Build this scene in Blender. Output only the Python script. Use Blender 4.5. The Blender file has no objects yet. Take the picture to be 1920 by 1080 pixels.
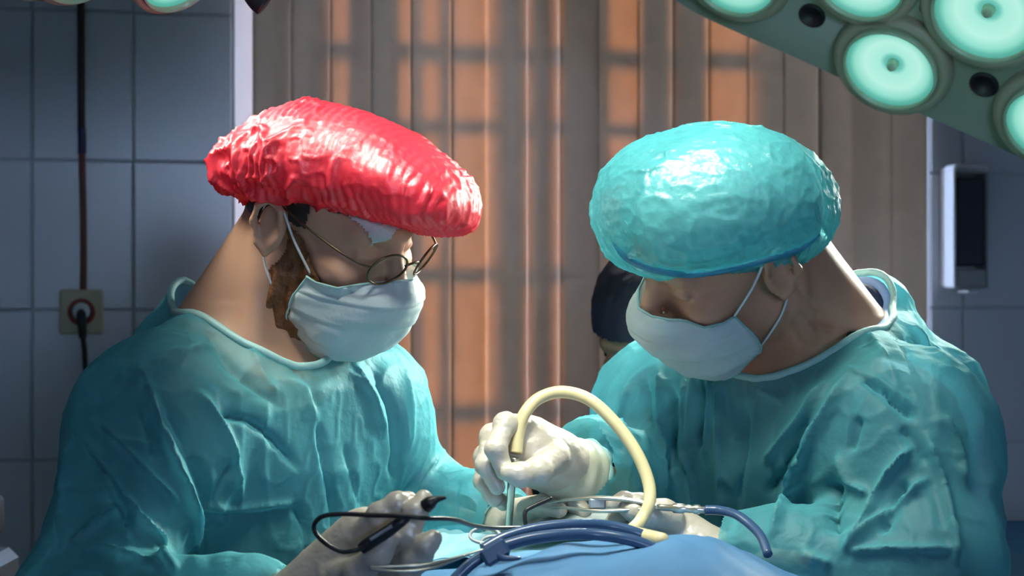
import bpy, math, random
import numpy as np
from mathutils import Vector, Matrix, noise as mnoise

random.seed(7); rng = np.random.default_rng(7)
SC = bpy.context.scene
COL = SC.collection
FPX = 3400.0                      # focal length in pixels of a 1920 wide frame
ZC = 1.42                         # camera height

# ------------------------------------------------------------------ camera
cam_d = bpy.data.cameras.new('camera'); cam = bpy.data.objects.new('camera', cam_d); COL.objects.link(cam)
cam.location = (0, 0, ZC); cam.rotation_euler = (math.pi/2, 0, 0)
cam_d.sensor_width = 36; cam_d.lens = FPX/1920*36; cam_d.clip_start = .05
cam_d.dof.use_dof = True; cam_d.dof.focus_distance = 1.98; cam_d.dof.aperture_fstop = 8.0
SC.camera = cam

# ------------------------------------------------------------------ sky, sun, exposure
W = bpy.data.worlds.new('sky'); SC.world = W; W.use_nodes = True
bg = W.node_tree.nodes['Background']; bg.inputs[0].default_value = (.50, .66, 1.0, 1); bg.inputs[1].default_value = 22.0
WALL_A = math.atan(.214)          # the window wall recedes to the right
UX, UY = math.cos(WALL_A), math.sin(WALL_A)
sun_d = bpy.data.lights.new('low_sun', 'SUN'); sun_d.energy = 14.0; sun_d.color = (1, .42, .09); sun_d.angle = math.radians(3)
sun = bpy.data.objects.new('low_sun', sun_d); COL.objects.link(sun)
sd = Vector((UY, -UX, -.30)); sun.location = (-1, 8, 5)
sun.rotation_euler = sd.to_track_quat('-Z', 'Y').to_euler()
vs = SC.view_settings; vs.view_transform = 'Standard'; vs.look = 'None'; vs.exposure = 0.0; vs.gamma = 1; vs.use_curve_mapping = False
SC.cycles.max_bounces = 5; SC.cycles.diffuse_bounces = 3; SC.cycles.glossy_bounces = 2; SC.cycles.transparent_max_bounces = 10; SC.cycles.transmission_bounces = 4
SC.cycles.caustics_reflective = False; SC.cycles.caustics_refractive = False
SC.cycles.sample_clamp_indirect = 4

# ------------------------------------------------------------------ small helpers
def P(px, py, d):
    """a point in the room: image direction at distance d in front of the camera"""
    return np.array([(px-960)/FPX*d, d, ZC-(py-540)/FPX*d])
def V(*a): return np.array(a, float)
def unit(v): v = np.asarray(v, float); return v/np.linalg.norm(v)

def link(name, me, mat=None, parent=None, smooth=True):
    o = bpy.data.objects.new(name, me); COL.objects.link(o)
    if mat is not None and not me.materials: me.materials.append(mat)
    if parent is not None: o.parent = parent
    if smooth and len(me.polygons): me.polygons.foreach_set('use_smooth', np.ones(len(me.polygons), bool))
    return o
def pyd(name, v, f, mat, parent=None, smooth=True):
    me = bpy.data.meshes.new(name); me.from_pydata([tuple(map(float, p)) for p in v], [], [tuple(map(int, q)) for q in f]); me.update()
    return link(name, me, mat, parent, smooth)
def tag(o, label=None, cat=None, group=None, kind=None):
    if label: o['label'] = label
    if cat: o['category'] = cat
    if group: o['group'] = group
    if kind: o['kind'] = kind
    return o
def thing(name, label, cat, group=None, loc=(0, 0, 0)):
    o = bpy.data.objects.new(name, None); COL.objects.link(o); o.location = loc; o.empty_display_size = .05
    return tag(o, label, cat, group)

class MB:
    """collects shapes into one mesh"""
    def __init__(s): s.v = []; s.f = []
    def add(s, v, f):
        n = len(s.v); s.v += [tuple(map(float, p)) for p in v]; s.f += [tuple(int(i)+n for i in q) for q in f]; return s
    def box(s, c, e, ax=None, bev=0):
        """centre, half sizes, axes (3 rows); bevelled edges"""
        c = V(*c); ax = np.eye(3) if ax is None else np.asarray(ax, float)
        if bev <= 0:
            v = [c + ax.T @ (V(*e)*V(x, y, z)) for x in (-1, 1) for y in (-1, 1) for z in (-1, 1)]
            return s.add(v, [(0,1,3,2),(4,6,7,5),(0,4,5,1),(2,3,7,6),(0,2,6,4),(1,5,7,3)])
        pts = []; idx = {}
        for x in (-1, 1):
            for y in (-1, 1):
                for z in (-1, 1):
                    for a in range(3):
                        q = V(x*(e[0]-bev), y*(e[1]-bev), z*(e[2]-bev)); q[a] = (x, y, z)[a]*e[a]
                        idx[(x, y, z, a)] = len(pts); pts.append(c + ax.T @ q)
        f = []; sg = [(-1,-1),(1,-1),(1,1),(-1,1)]
        for a in range(3):
            b, d = (a+1) % 3, (a+2) % 3
            for w in (-1, 1):
                q = []
                for (i, j) in sg:
                    k = [0,0,0]; k[a] = w; k[b] = i; k[d] = j; q.append(idx[(*k, a)])
                f.append(q if w > 0 else q[::-1])
            for (i, j) in sg:
                k0 = [0,0,0]; k0[b] = i; k0[d] = j; k1 = k0[:]; k0[a] = -1; k1[a] = 1
                q = [idx[(*k0, b)], idx[(*k1, b)], idx[(*k1, d)], idx[(*k0, d)]]
                f.append(q if i*j < 0 else q[::-1])
        for x in (-1, 1):
            for y in (-1, 1):
                for z in (-1, 1):
                    q = [idx[(x, y, z, a)] for a in range(3)]; f.append(q if x*y*z > 0 else q[::-1])
        return s.add(pts, f)
    def lathe(s, c, axis, prof, n=32, cap=True):
        """profile (radius, height) turned about an axis"""
        c = V(*c); w = unit(axis); t = V(1,0,0) if abs(w[0]) < .9 else V(0,1,0); a = unit(np.cross(w, t)); b = np.cross(w, a)
        v = []; f = []
        for (r, h) in prof:
            for i in range(n):
                q = 2*math.pi*i/n; v.append(c + w*h + (a*math.cos(q)+b*math.sin(q))*r)
        for k in range(len(prof)-1):
            for i in range(n):
                j = (i+1) % n; f.append((k*n+i, k*n+j, (k+1)*n+j, (k+1)*n+i))
        if cap:
            f.append(tuple(range(n-1, -1, -1))); f.append(tuple((len(prof)-1)*n+i for i in range(n)))
        return s.add(v, f)
    def tube(s, pts, r, n=10, closed=False, sub=6, flat=1.0):
        """round tube along a smooth curve through pts; r number or list"""
        pts = [V(*p) for p in pts]; m = len(pts); rr = [r]*m if np.isscalar(r) else list(r)
        C = []; R = []
        rng_ = range(m if closed else m-1)
        for i in rng_:
            if closed: p0, p1, p2, p3 = pts[(i-1) % m], pts[i], pts[(i+1) % m], pts[(i+2) % m]; r1, r2 = rr[i], rr[(i+1) % m]
            else: p0, p1, p2, p3 = pts[max(i-1, 0)], pts[i], pts[i+1], pts[min(i+2, m-1)]; r1, r2 = rr[i], rr[i+1]
            for k in range(sub):
                t = k/sub
                C.append(.5*((2*p1)+(p2-p0)*t+(2*p0-5*p1+4*p2-p3)*t*t+(3*p1-p0-3*p2+p3)*t**3)); R.append(r1+(r2-r1)*t)
        if not closed: C.append(pts[-1]); R.append(rr[-1])
        N = len(C); v = []; f = []; up = None
        for i in range(N):
            tg = C[(i+1) % N]-C[i-1] if closed else C[min(i+1, N-1)]-C[max(i-1, 0)]
            tg = unit(tg)
            if up is None: up = unit(np.cross(tg, V(0,0,1) if abs(tg[2]) < .9 else V(1,0,0)))
            up = unit(up - tg*np.dot(up, tg)); bi = np.cross(tg, up)
            for j in range(n):
                q = 2*math.pi*j/n; v.append(C[i] + (up*math.cos(q)+bi*math.sin(q)*flat)*R[i])
        for i in range(N if closed else N-1):
            for j in range(n):
                k = (j+1) % n; i2 = (i+1) % N; f.append((i*n+j, i*n+k, i2*n+k, i2*n+j))
        if not closed: f.append(tuple(range(n-1, -1, -1))); f.append(tuple((N-1)*n+j for j in range(n)))
        return s.add(v, f)
    def build(s, name, mat, parent=None, smooth=True): return pyd(name, s.v, s.f, mat, parent, smooth)

# ------------------------------------------------------------------ implicit surfaces (smooth bodies)
class Field:
    def __init__(s, lo, hi, h):
        s.h = h; s.lo = V(*lo); s.n = np.ceil((V(*hi)-s.lo)/h).astype(int)+1
        s.v = np.full(s.n, .5, np.float32)
        s.ax = [(s.lo[i]+h*np.arange(s.n[i])).astype(np.float32) for i in range(3)]
    def _sl(s, lo, hi):
        a = np.clip(np.floor((lo-s.lo)/s.h).astype(int), 0, s.n); b = np.clip(np.ceil((hi-s.lo)/s.h).astype(int)+1, 0, s.n)
        return tuple(slice(int(x), int(y)) for x, y in zip(a, b))
    def _g(s, sl):
        return [s.ax[0][sl[0]][:, None, None], s.ax[1][sl[1]][None, :, None], s.ax[2][sl[2]][None, None, :]]
    def put(s, fn, lo, hi, k=.0, op='u'):
        m = k + 3*s.h + .012; sl = s._sl(np.asarray(lo)-m, np.asarray(hi)+m)
        if any(x.stop <= x.start for x in sl): return s
        d = fn(*s._g(sl)).astype(np.float32); a = s.v[sl]
        if op == 'u':
            if k > 0: q = np.maximum(k-np.abs(a-d), 0)/k; s.v[sl] = np.minimum(a, d)-q*q*k*.25
            else: s.v[sl] = np.minimum(a, d)
        elif op == 's':
            d = -d
            if k > 0: q = np.maximum(k-np.abs(a-d), 0)/k; s.v[sl] = np.maximum(a, d)+q*q*k*.25
            else: s.v[sl] = np.maximum(a, d)
        return s
    def cone(s, a, b, r1, r2=None, k=.01, op='u'):
        a = V(*a); b = V(*b); r2 = r1 if r2 is None else r2; ab = b-a; L2 = max(ab@ab, 1e-9); rm = max(r1, r2)
        def fn(X, Y, Z):
            t = np.clip(((X-a[0])*ab[0]+(Y-a[1])*ab[1]+(Z-a[2])*ab[2])/L2, 0, 1)
            return np.sqrt((X-a[0]-t*ab[0])**2+(Y-a[1]-t*ab[1])**2+(Z-a[2]-t*ab[2])**2)-(r1+(r2-r1)*t)
        return s.put(fn, np.minimum(a, b)-rm, np.maximum(a, b)+rm, k, op)
    def chain(s, pts, rs, k=.01, kin=None):
        for i in range(len(pts)-1): s.cone(pts[i], pts[i+1], rs[i], rs[i+1], k if i == 0 or kin is None else kin)
        return s
    def ell(s, c, r, ax=None, k=.01, op='u'):
        c = V(*c); r = V(*r); A = np.eye(3) if ax is None else np.asarray(ax, float); rm = r.max()
        def fn(X, Y, Z):
            x, y, z = X-c[0], Y-c[1], Z-c[2]
            q = [A[i][0]*x+A[i][1]*y+A[i][2]*z for i in range(3)]
            k0 = np.sqrt((q[0]/r[0])**2+(q[1]/r[1])**2+(q[2]/r[2])**2)
            k1 = np.sqrt((q[0]/r[0]**2)**2+(q[1]/r[1]**2)**2+(q[2]/r[2]**2)**2)+1e-6
            return k0*(k0-1)/k1
        ext = np.sqrt(((A*r[:, None])**2).sum(0))
        return s.put(fn, c-ext, c+ext, k, op)
    def loft(s, zs, cx, cy, ra, rb, r, f, k=.03, op='u'):
        """stack of ellipses: centres cx, cy and half widths ra (along r) and rb (along f) by height"""
        zs = np.array(zs, float)
        def fn(X, Y, Z):
            z = np.clip(Z, zs[0], zs[-1]); ix = lambda t: np.interp(z, zs, t)
            x, y = X-ix(cx), Y-ix(cy); a = x*r[0]+y*r[1]; b = x*f[0]+y*f[1]; A = ix(ra); B = ix(rb)
            k0 = np.sqrt((a/A)**2+(b/B)**2); k1 = np.sqrt((a/A**2)**2+(b/B**2)**2)+1e-5
            d = k0*(k0-1)/k1; dz = np.maximum(np.maximum(zs[0]-Z, Z-zs[-1]), 0)
            return np.where(dz > 0, np.sqrt(np.maximum(d, 0)**2+dz*dz), d)
        m = max(max(ra), max(rb)); return s.put(fn, (min(cx)-m, min(cy)-m, zs[0]), (max(cx)+m, max(cy)+m, zs[-1]), k, op)
    def grad_project(s, p, it=6):
        p = np.array(p, float)
        for _ in range(it):
            d = s.sample(p); e = s.h
            g = np.stack([s.sample(p+V(e,0,0))-s.sample(p-V(e,0,0)), s.sample(p+V(0,e,0))-s.sample(p-V(0,e,0)), s.sample(p+V(0,0,e))-s.sample(p-V(0,0,e))], -1)/(2*e)
            g /= np.linalg.norm(g, axis=-1, keepdims=True)+1e-6
            p -= g*d[..., None]
        return p, g
    def sample(s, p):
        p = np.asarray(p, float); q = np.clip((p-s.lo)/s.h, 0, np.array(s.n)-1.001); i = q.astype(int); t = q-i; r = 0
        for a in (0, 1):
            for b in (0, 1):
                for c in (0, 1):
                    w = (t[..., 0] if a else 1-t[..., 0])*(t[..., 1] if b else 1-t[..., 1])*(t[..., 2] if c else 1-t[..., 2])
                    r = r + w*s.v[i[..., 0]+a, i[..., 1]+b, i[..., 2]+c]
        return r
    def mesh(s):
        v = s.v; n = s.n; ins = v < 0
        c = [ins[a:n[0]-1+a, b:n[1]-1+b, d:n[2]-1+d] for a in (0,1) for b in (0,1) for d in (0,1)]
        al = c[0].copy(); an = c[0].copy()
        for q in c[1:]: al &= q; an |= q
        cell = np.argwhere(an & ~al)
        if not len(cell): return np.zeros((0,3)), np.zeros((0,4), int)
        idx = np.full(n-1, -1, np.int64); idx[tuple(cell.T)] = np.arange(len(cell))
        val = {}
        for a in (0,1):
            for b in (0,1):
                for d in (0,1): val[(a,b,d)] = v[cell[:,0]+a, cell[:,1]+b, cell[:,2]+d].astype(float)
        acc = np.zeros((len(cell), 3)); cnt = np.zeros(len(cell))
        for k0 in val:
            for ax in range(3):
                if k0[ax]: continue
                k1 = list(k0); k1[ax] = 1; A = val[k0]; B = val[tuple(k1)]; m = (A < 0) != (B < 0)
                t = A[m]/(A[m]-B[m]); pos = np.tile(np.array(k0, float), (m.sum(), 1)); pos[:, ax] += t
                acc[m] += pos; cnt[m] += 1
        verts = s.lo + s.h*(cell + acc/cnt[:, None]); faces = []
        for ax in range(3):
            b, d = (ax+1) % 3, (ax+2) % 3
            s0 = [slice(None)]*3; s1 = [slice(None)]*3; s0[ax] = slice(0, -1); s1[ax] = slice(1, None)
            A = ins[tuple(s0)]; B = ins[tuple(s1)]; e = np.argwhere(A != B)
            ok = (e[:, b] > 0) & (e[:, d] > 0) & (e[:, b] < n[b]-1) & (e[:, d] < n[d]-1); e = e[ok]
            fl = A[tuple(e.T)]
            def at(db, dd): q = e.copy(); q[:, b] += db; q[:, d] += dd; return idx[tuple(q.T)]
            q = np.stack([at(-1,-1), at(0,-1), at(0,0), at(-1,0)], 1); q[~fl] = q[~fl][:, ::-1]
            faces.append(q)
        return verts, np.concatenate(faces)

def vnormals(v, f):
    n = np.zeros_like(v); fn = np.cross(v[f[:,2]]-v[f[:,0]], v[f[:,3]]-v[f[:,1]])
    for i in range(4): np.add.at(n, f[:, i], fn)
    return n/(np.linalg.norm(n, axis=1, keepdims=True)+1e-12)
def relax(v, f, it=2, lam=.5):
    e = np.concatenate([f[:, [0,1]], f[:, [1,2]], f[:, [2,3]], f[:, [3,0]]])
    for _ in range(it):
        a = np.zeros_like(v); c = np.zeros(len(v)); np.add.at(a, e[:,0], v[e[:,1]]); np.add.at(a, e[:,1], v[e[:,0]]); np.add.at(c, e[:,0], 1); np.add.at(c, e[:,1], 1)
        v = v+lam*(a/np.maximum(c, 1)[:, None]-v)
    return v
def drop(v, f, kill):
    """remove faces that touch killed vertices"""
    f = f[~kill[f].any(1)]; used = np.zeros(len(v), bool); used[f.ravel()] = True; m = np.cumsum(used)-1
    return v[used], m[f]
def npmesh(name, v, f, mat, parent=None, attr=None):
    me = bpy.data.meshes.new(name); me.vertices.add(len(v)); me.vertices.foreach_set('co', np.asarray(v, np.float32).ravel())
    me.loops.add(4*len(f)); me.loops.foreach_set('vertex_index', np.asarray(f, np.int32).ravel())
    me.polygons.add(len(f)); me.polygons.foreach_set('loop_start', np.arange(0, 4*len(f), 4, dtype=np.int32))
    me.update(calc_edges=True); me.validate()
    o = link(name, me, mat, parent)
    if attr is not None:
        for k, a in attr.items():
            t = me.attributes.new(k, 'FLOAT', 'POINT'); t.data.foreach_set('value', np.asarray(a, np.float32))
    return o
# cheap value noise on numpy points
_perm = rng.random((32, 32, 32)).astype(np.float32)
def vnoise(p, sc):
    q = np.asarray(p)*sc; i = np.floor(q).astype(int); t = q-i; t = t*t*(3-2*t); i %= 32; j = (i+1) % 32; r = 0
    for a in (0,1):
        for b in (0,1):
            for c in (0,1):
                w = (t[:,0] if a else 1-t[:,0])*(t[:,1] if b else 1-t[:,1])*(t[:,2] if c else 1-t[:,2])
                r = r+w*_perm[(j if a else i)[:,0], (j if b else i)[:,1], (j if c else i)[:,2]]
    return r*2-1
def polydist(q, line):
    """2D distance from points to a polyline and position 0..1 along it"""
    line = np.asarray(line, float); best = np.full(len(q), 1e9); pos = np.zeros(len(q)); n = len(line)-1
    for i in range(n):
        a, b = line[i], line[i+1]; ab = b-a; t = np.clip(((q-a)@ab)/max(ab@ab, 1e-9), 0, 1)
        d = np.linalg.norm(q-a-t[:, None]*ab, axis=1); m = d < best; best[m] = d[m]; pos[m] = (i+t[m])/n
    return best, pos
def folds(v, n, lines):
    """raise or sink real folds of cloth: (polyline seen on the front, width, height in m); only on the side that carries it"""
    q = np.stack([960+FPX*v[:,0]/v[:,1], 540-FPX*(v[:,2]-ZC)/v[:,1]], 1); out = np.zeros(len(v)); front = np.clip(-n[:,1]*1.5+.25, 0, 1)
    for ln, w, h in lines:
        d, t = polydist(q, ln); out += h*(np.exp(-(d/(w*.8))**1.25))*np.clip(np.minimum(t, 1-t)*6+.15, 0, 1)
    return v+n*(out*front)[:, None]

# ------------------------------------------------------------------ materials
def mat(name):
    m = bpy.data.materials.new(name); m.use_nodes = True; t = m.node_tree; b = t.nodes['Principled BSDF']; return m, t, b
def link_bump(t, b, scale, strength, dist=.002, detail=4):
    tc = t.nodes.new('ShaderNodeTexCoord'); nz = t.nodes.new('ShaderNodeTexNoise'); nz.inputs['Scale'].default_value = scale; nz.inputs['Detail'].default_value = detail
    bp = t.nodes.new('ShaderNodeBump'); bp.inputs['Strength'].default_value = strength; bp.inputs['Distance'].default_value = dist
    t.links.new(tc.outputs['Object'], nz.inputs['Vector']); t.links.new(nz.outputs['Fac'], bp.inputs['Height']); t.links.new(bp.outputs['Normal'], b.inputs['Normal']); return nz
def simple(name, col, rough=.5, metal=0, bump=None, var=0, vscale=8, sss=0, spec=None, coat=0):
    m, t, b = mat(name); b.inputs['Base Color'].default_value = (*col, 1); b.inputs['Roughness'].default_value = rough; b.inputs['Metallic'].default_value = metal
    if spec is not None: b.inputs['Specular IOR Level'].default_value = spec
    if coat: b.inputs['Coat Weight'].default_value = coat
    if sss: b.inputs['Subsurface Weight'].default_value = sss; b.inputs['Subsurface Radius'].default_value = (.012, .005, .003); b.inputs['Subsurface Scale'].default_value = .6
    if bump: link_bump(t, b, *bump)
    if var:
        tc = t.nodes.new('ShaderNodeTexCoord'); nz = t.nodes.new('ShaderNodeTexNoise'); nz.inputs['Scale'].default_value = vscale; nz.inputs['Detail'].default_value = 5
        mx = t.nodes.new('ShaderNodeMix'); mx.data_type = 'RGBA'; mx.inputs[6].default_value = (*[c*(1-var) for c in col], 1); mx.inputs[7].default_value = (*[min(1, c*(1+var)) for c in col], 1)
        t.links.new(tc.outputs['Object'], nz.inputs['Vector']); t.links.new(nz.outputs['Fac'], mx.inputs[0]); t.links.new(mx.outputs[2], b.inputs['Base Color'])
    return m
def cloth(name, col, transp=.25, transl=.35, gloss=.08, rough=.5, nscale=60, bump=.35, bscale=90, var=.25, tcol=None):
    """thin non-woven sheet: reflects, lets light through and shows a little of what lies behind it"""
    m = bpy.data.materials.new(name); m.use_nodes = True; t = m.node_tree; t.nodes.clear(); N = t.nodes.new; L = t.links.new
    out = N('ShaderNodeOutputMaterial'); tc = N('ShaderNodeTexCoord')
    nz = N('ShaderNodeTexNoise'); nz.inputs['Scale'].default_value = nscale; nz.inputs['Detail'].default_value = 6; L(tc.outputs['Object'], nz.inputs['Vector'])
    mx = N('ShaderNodeMix'); mx.data_type = 'RGBA'; mx.inputs[6].default_value = (*[c*(1-var) for c in col], 1); mx.inputs[7].default_value = (*[min(1, c*(1+var)) for c in col], 1); L(nz.outputs['Fac'], mx.inputs[0])
    n2 = N('ShaderNodeTexNoise'); n2.inputs['Scale'].default_value = bscale; n2.inputs['Detail'].default_value = 5; L(tc.outputs['Object'], n2.inputs['Vector'])
    bp = N('ShaderNodeBump'); bp.inputs['Strength'].default_value = bump; bp.inputs['Distance'].default_value = .003; L(n2.outputs['Fac'], bp.inputs['Height'])
    df = N('ShaderNodeBsdfDiffuse'); tl = N('ShaderNodeBsdfTranslucent'); gl = N('ShaderNodeBsdfGlossy'); tr = N('ShaderNodeBsdfTransparent')
    gl.inputs['Roughness'].default_value = rough; gl.inputs['Color'].default_value = (1, 1, 1, 1)
    tr.inputs['Color'].default_value = (*(tcol or [min(1, c*.5+.5) for c in col]), 1)
    for s in (df, tl, gl): L(bp.outputs['Normal'], s.inputs['Normal'])
    L(mx.outputs[2], df.inputs['Color']); L(mx.outputs[2], tl.inputs['Color'])
    a = N('ShaderNodeMixShader'); a.inputs[0].default_value = transl; L(df.outputs[0], a.inputs[1]); L(tl.outputs[0], a.inputs[2])
    b = N('ShaderNodeMixShader'); b.inputs[0].default_value = gloss; L(a.outputs[0], b.inputs[1]); L(gl.outputs[0], b.inputs[2])
    c = N('ShaderNodeMixShader'); L(b.outputs[0], c.inputs[1]); L(tr.outputs[0], c.inputs[2])
    mr = N('ShaderNodeMapRange'); mr.inputs[1].default_value = .3; mr.inputs[2].default_value = .7; mr.inputs[3].default_value = transp*.86; mr.inputs[4].default_value = transp*1.1
    L(nz.outputs['Fac'], mr.inputs[0])
    lw = N('ShaderNodeLayerWeight'); lw.inputs[0].default_value = .45; iv = N('ShaderNodeMath'); iv.operation = 'SUBTRACT'; iv.inputs[0].default_value = 1; L(lw.outputs['Facing'], iv.inputs[1])   # more fibre in the way at a slant
    mu = N('ShaderNodeMath'); mu.operation = 'MULTIPLY'; L(iv.outputs[0], mu.inputs[0]); L(mr.outputs[0], mu.inputs[1]); L(mu.outputs[0], c.inputs[0]); L(c.outputs[0], out.inputs[0]); return m
def emit(name, col, strength):
    m = bpy.data.materials.new(name); m.use_nodes = True; t = m.node_tree; t.nodes.clear()
    e = t.nodes.new('ShaderNodeEmission'); e.inputs[0].default_value = (*col, 1); e.inputs[1].default_value = strength
    o = t.nodes.new('ShaderNodeOutputMaterial'); t.links.new(e.outputs[0], o.inputs[0]); return m
def clear(name, col=(1,1,1), gloss=.06):
    m = bpy.data.materials.new(name); m.use_nodes = True; t = m.node_tree; t.nodes.clear(); N = t.nodes.new
    a = N('ShaderNodeBsdfTransparent'); a.inputs[0].default_value = (*col, 1); g = N('ShaderNodeBsdfGlossy'); g.inputs['Roughness'].default_value = .03
    x = N('ShaderNodeMixShader'); x.inputs[0].default_value = gloss; o = N('ShaderNodeOutputMaterial')
    t.links.new(a.outputs[0], x.inputs[1]); t.links.new(g.outputs[0], x.inputs[2]); t.links.new(x.outputs[0], o.inputs[0]); return m

M = {}
M['tile'] = simple('glazed_tile', (.62, .66, .72), .22, var=.05, vscale=3, bump=(4, .08, .004, 2))
M['grout'] = simple('grout', (.50, .53, .58), .9)
M['plaster'] = simple('plaster', (.55, .57, .6), .85, bump=(40, .15))
M['floor'] = simple('floor_tile', (.30, .31, .33), .4, var=.15, vscale=3)
M['reveal'] = simple('white_reveal_paint', (.88, .89, .9), .6)
M['winframe'] = simple('white_window_frame', (.8, .8, .8), .4)
M['bar'] = simple('grille_steel', (.12, .11, .1), .5, .4)
M['pane'] = clear('window_glass', (.96, .98, .98), .05)
M['slat'] = cloth('blind_fabric', (.66, .555, .45), 0.0, .42, .03, .5, 25, .12, 220, .10)
M['rail'] = simple('blind_rail', (.75, .74, .72), .4)
M['lampbody'] = simple('lamp_enamel', (.27, .36, .26), .42, var=.06, vscale=6)
M['bezel'] = simple('lamp_bezel', (.40, .40, .28), .38)
M['plug'] = simple('black_plug', (.02, .014, .018), .45)
M['black'] = simple('black_plastic', (.012, .012, .014), .38)
M['steel'] = simple('instrument_steel', (.62, .60, .52), .28, .9)
M['skinA'] = simple('skin_fair', (.55, .29, .18), .5, sss=.12, var=.08, vscale=30, bump=(220, .12, .001))
M['skinB'] = simple('skin_tanned', (.52, .26, .16), .48, sss=.12, var=.14, vscale=35, bump=(160, .18, .001))
M['skinC'] = simple('skin_brown', (.38, .2, .12), .5, sss=.1)
M['hairdark'] = simple('hair_dark', (.022, .014, .011), .5, bump=(120, .6, .004))
M['beard'] = simple('beard_ginger', (.17, .060, .018), .55, bump=(140, .8, .004), var=.5, vscale=120)
M['hairgrey'] = simple('hair_grey', (.82, .80, .72), .5, bump=(90, .3, .003), var=.3, vscale=60)
M['gown'] = cloth('gown_teal', (.12, .46, .51), .50, .34, .025, .5, 45, .5, 110, .22, (.6, .85, .95))
M['band'] = cloth('gown_binding', (.42, .68, .66), .04, .3, .05, .5, 60, .3, 150, .1)
M['scrub'] = simple('scrub_navy', (.012, .026, .07), .8, bump=(200, .2))
M['scrubblue'] = simple('scrub_trim_blue', (.22, .36, .62), .7, bump=(200, .2))
M['trouser'] = simple('scrub_trousers_navy', (.014, .03, .07), .8)
M['capred'] = cloth('cap_red', (.76, .028, .055), .02, .30, .07, .42, 70, .3, 120, .3)
M['capblue'] = cloth('cap_aqua', (.10, .46, .50), .50, .40, .09, .34, 60, .6, 120, .3, (.55, .92, .95))
M['capband'] = cloth('cap_elastic_blue', (.03, .36, .52), .05, .35, .08, .4, 60, .5, 160, .3)
M['capdark'] = simple('cap_dark_navy', (.03, .026, .045), .7, bump=(60, .5, .004))
M['mask'] = cloth('mask_paper', (.74, .82, .82), .05, .30, .05, .5, 30, .25, 120, .1)
M['elastic'] = simple('mask_elastic', (.72, .74, .74), .7)
M['gauze'] = cloth('gauze_white', (.74, .82, .80), .05, .3, .03, .6, 80, .5, 160, .1)
M['glove'] = cloth('latex_glove', (.64, .56, .46), .0, .14, .10, .35, 30, .5, 60, .1)
M['glovecuff'] = cloth('latex_cuff', (.80, .78, .58), .0, .3, .1, .35, 30, .4, 60, .08)
M['lens'] = clear('spectacle_glass', (.86, .9, .88), .07)
M['wire'] = simple('spectacle_wire', (.10, .07, .04), .3, .7)
M['tube'] = simple('rubber_tube_cream', (.78, .66, .36), .38, var=.1, vscale=20, sss=.15)
M['hose'] = simple('hose_dark_blue', (.035, .075, .16), .25)
M['drape'] = cloth('drape_blue', (.10, .25, .46), .0, .15, .04, .5, 20, .3, 60, .15)
M['drape2'] = cloth('drape_aqua', (.30, .62, .70), .0, .25, .05, .5, 25, .3, 60, .12)
M['beige'] = simple('socket_plastic', (.45, .42, .26), .4)
M['redring'] = simple('socket_red_ring', (.30, .045, .03), .4)
M['whiteplastic'] = simple('white_plastic', (.78, .80, .83), .3)
M['dispdark'] = simple('dispenser_smoked_front', (.035, .035, .05), .12)
M['conduit'] = simple('conduit_brown', (.12, .035, .018), .5)
M['conduitdark'] = simple('conduit_black', (.014, .009, .008), .5)
M['tape'] = simple('insulating_tape_blue', (.01, .01, .07), .4)
M['exterior'] = simple('exterior_render', (.45, .42, .38), .9, bump=(12, .3))
M['metalgrey'] = simple('painted_steel_grey', (.35, .37, .38), .4, .3)

# ------------------------------------------------------------------ the room
D0, TA = 3.832, .214
UV = V(UX, UY, 0); NV = V(-UY, UX, 0)          # along the window wall, and outwards through it
O_ = V(0, D0, 0)
def wu(px, off=0.0):
    """position along the wall seen at image column px, on a plane off metres behind the wall face"""
    k = (px-960)/FPX; d = (D0+off/UX)/(1-k*TA); return (k*d*UX + (d-D0)*UY)
def wp(u, off, z): return O_ + UV*u + NV*off + V(0, 0, z)
AX = np.array([UV, NV, V(0, 0, 1)])
ZTOP, ROOM_F = 2.95, -1.6
uL, uR = -2.3, 2.6                              # side walls
oA, oB = wu(440), wu(1742)                      # room side of the window opening
gA, gB = wu(570, -.055), wu(1600, -.055)            # glazing, deeper in the wall
sill, head = .90, 2.45
mb = MB()                                        # wall with a splayed opening
def quad(mb, a, b, c, d): mb.add([a, b, c, d], [(0, 1, 2, 3)])
for (a, b, z0, z1) in ((uL, oA, 0, ZTOP), (oB, uR, 0, ZTOP), (oA, oB, 0, sill), (oA, oB, head, ZTOP)):
    mb.box((O_+UV*(a+b)/2+NV*.004+V(0,0,(z0+z1)/2)), ((b-a)/2, .004, (z1-z0)/2), AX)
for (a, b, z0, z1) in ((uL, gA, 0, ZTOP), (gB, uR, 0, ZTOP), (gA, gB, 0, sill), (gA, gB, head, ZTOP)):
    mb.box((O_+UV*(a+b)/2+NV*.355+V(0,0,(z0+z1)/2)), ((b-a)/2, .035, (z1-z0)/2), AX)
wall = tag(mb.build('wall_back', M['grout'], None, False), 'blue-grey tiled wall around the wide window', kind='structure')
mb = MB()
quad(mb, wp(oA,.008,sill), wp(gA,.32,sill), wp(gA,.32,head), wp(oA,.008,head))
quad(mb, wp(gB,.32,sill), wp(oB,.008,sill), wp(oB,.008,head), wp(gB,.32,head))
quad(mb, wp(oA,.008,sill), wp(oB,.008,sill), wp(gB,.32,sill), wp(gA,.32,sill))
quad(mb, wp(oA,.008,head), wp(gA,.32,head), wp(gB,.32,head), wp(oB,.008,head))
tag(mb.build('trim_1', M['reveal'], None, False), 'white splayed reveal of the window behind the blinds', kind='structure')
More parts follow.
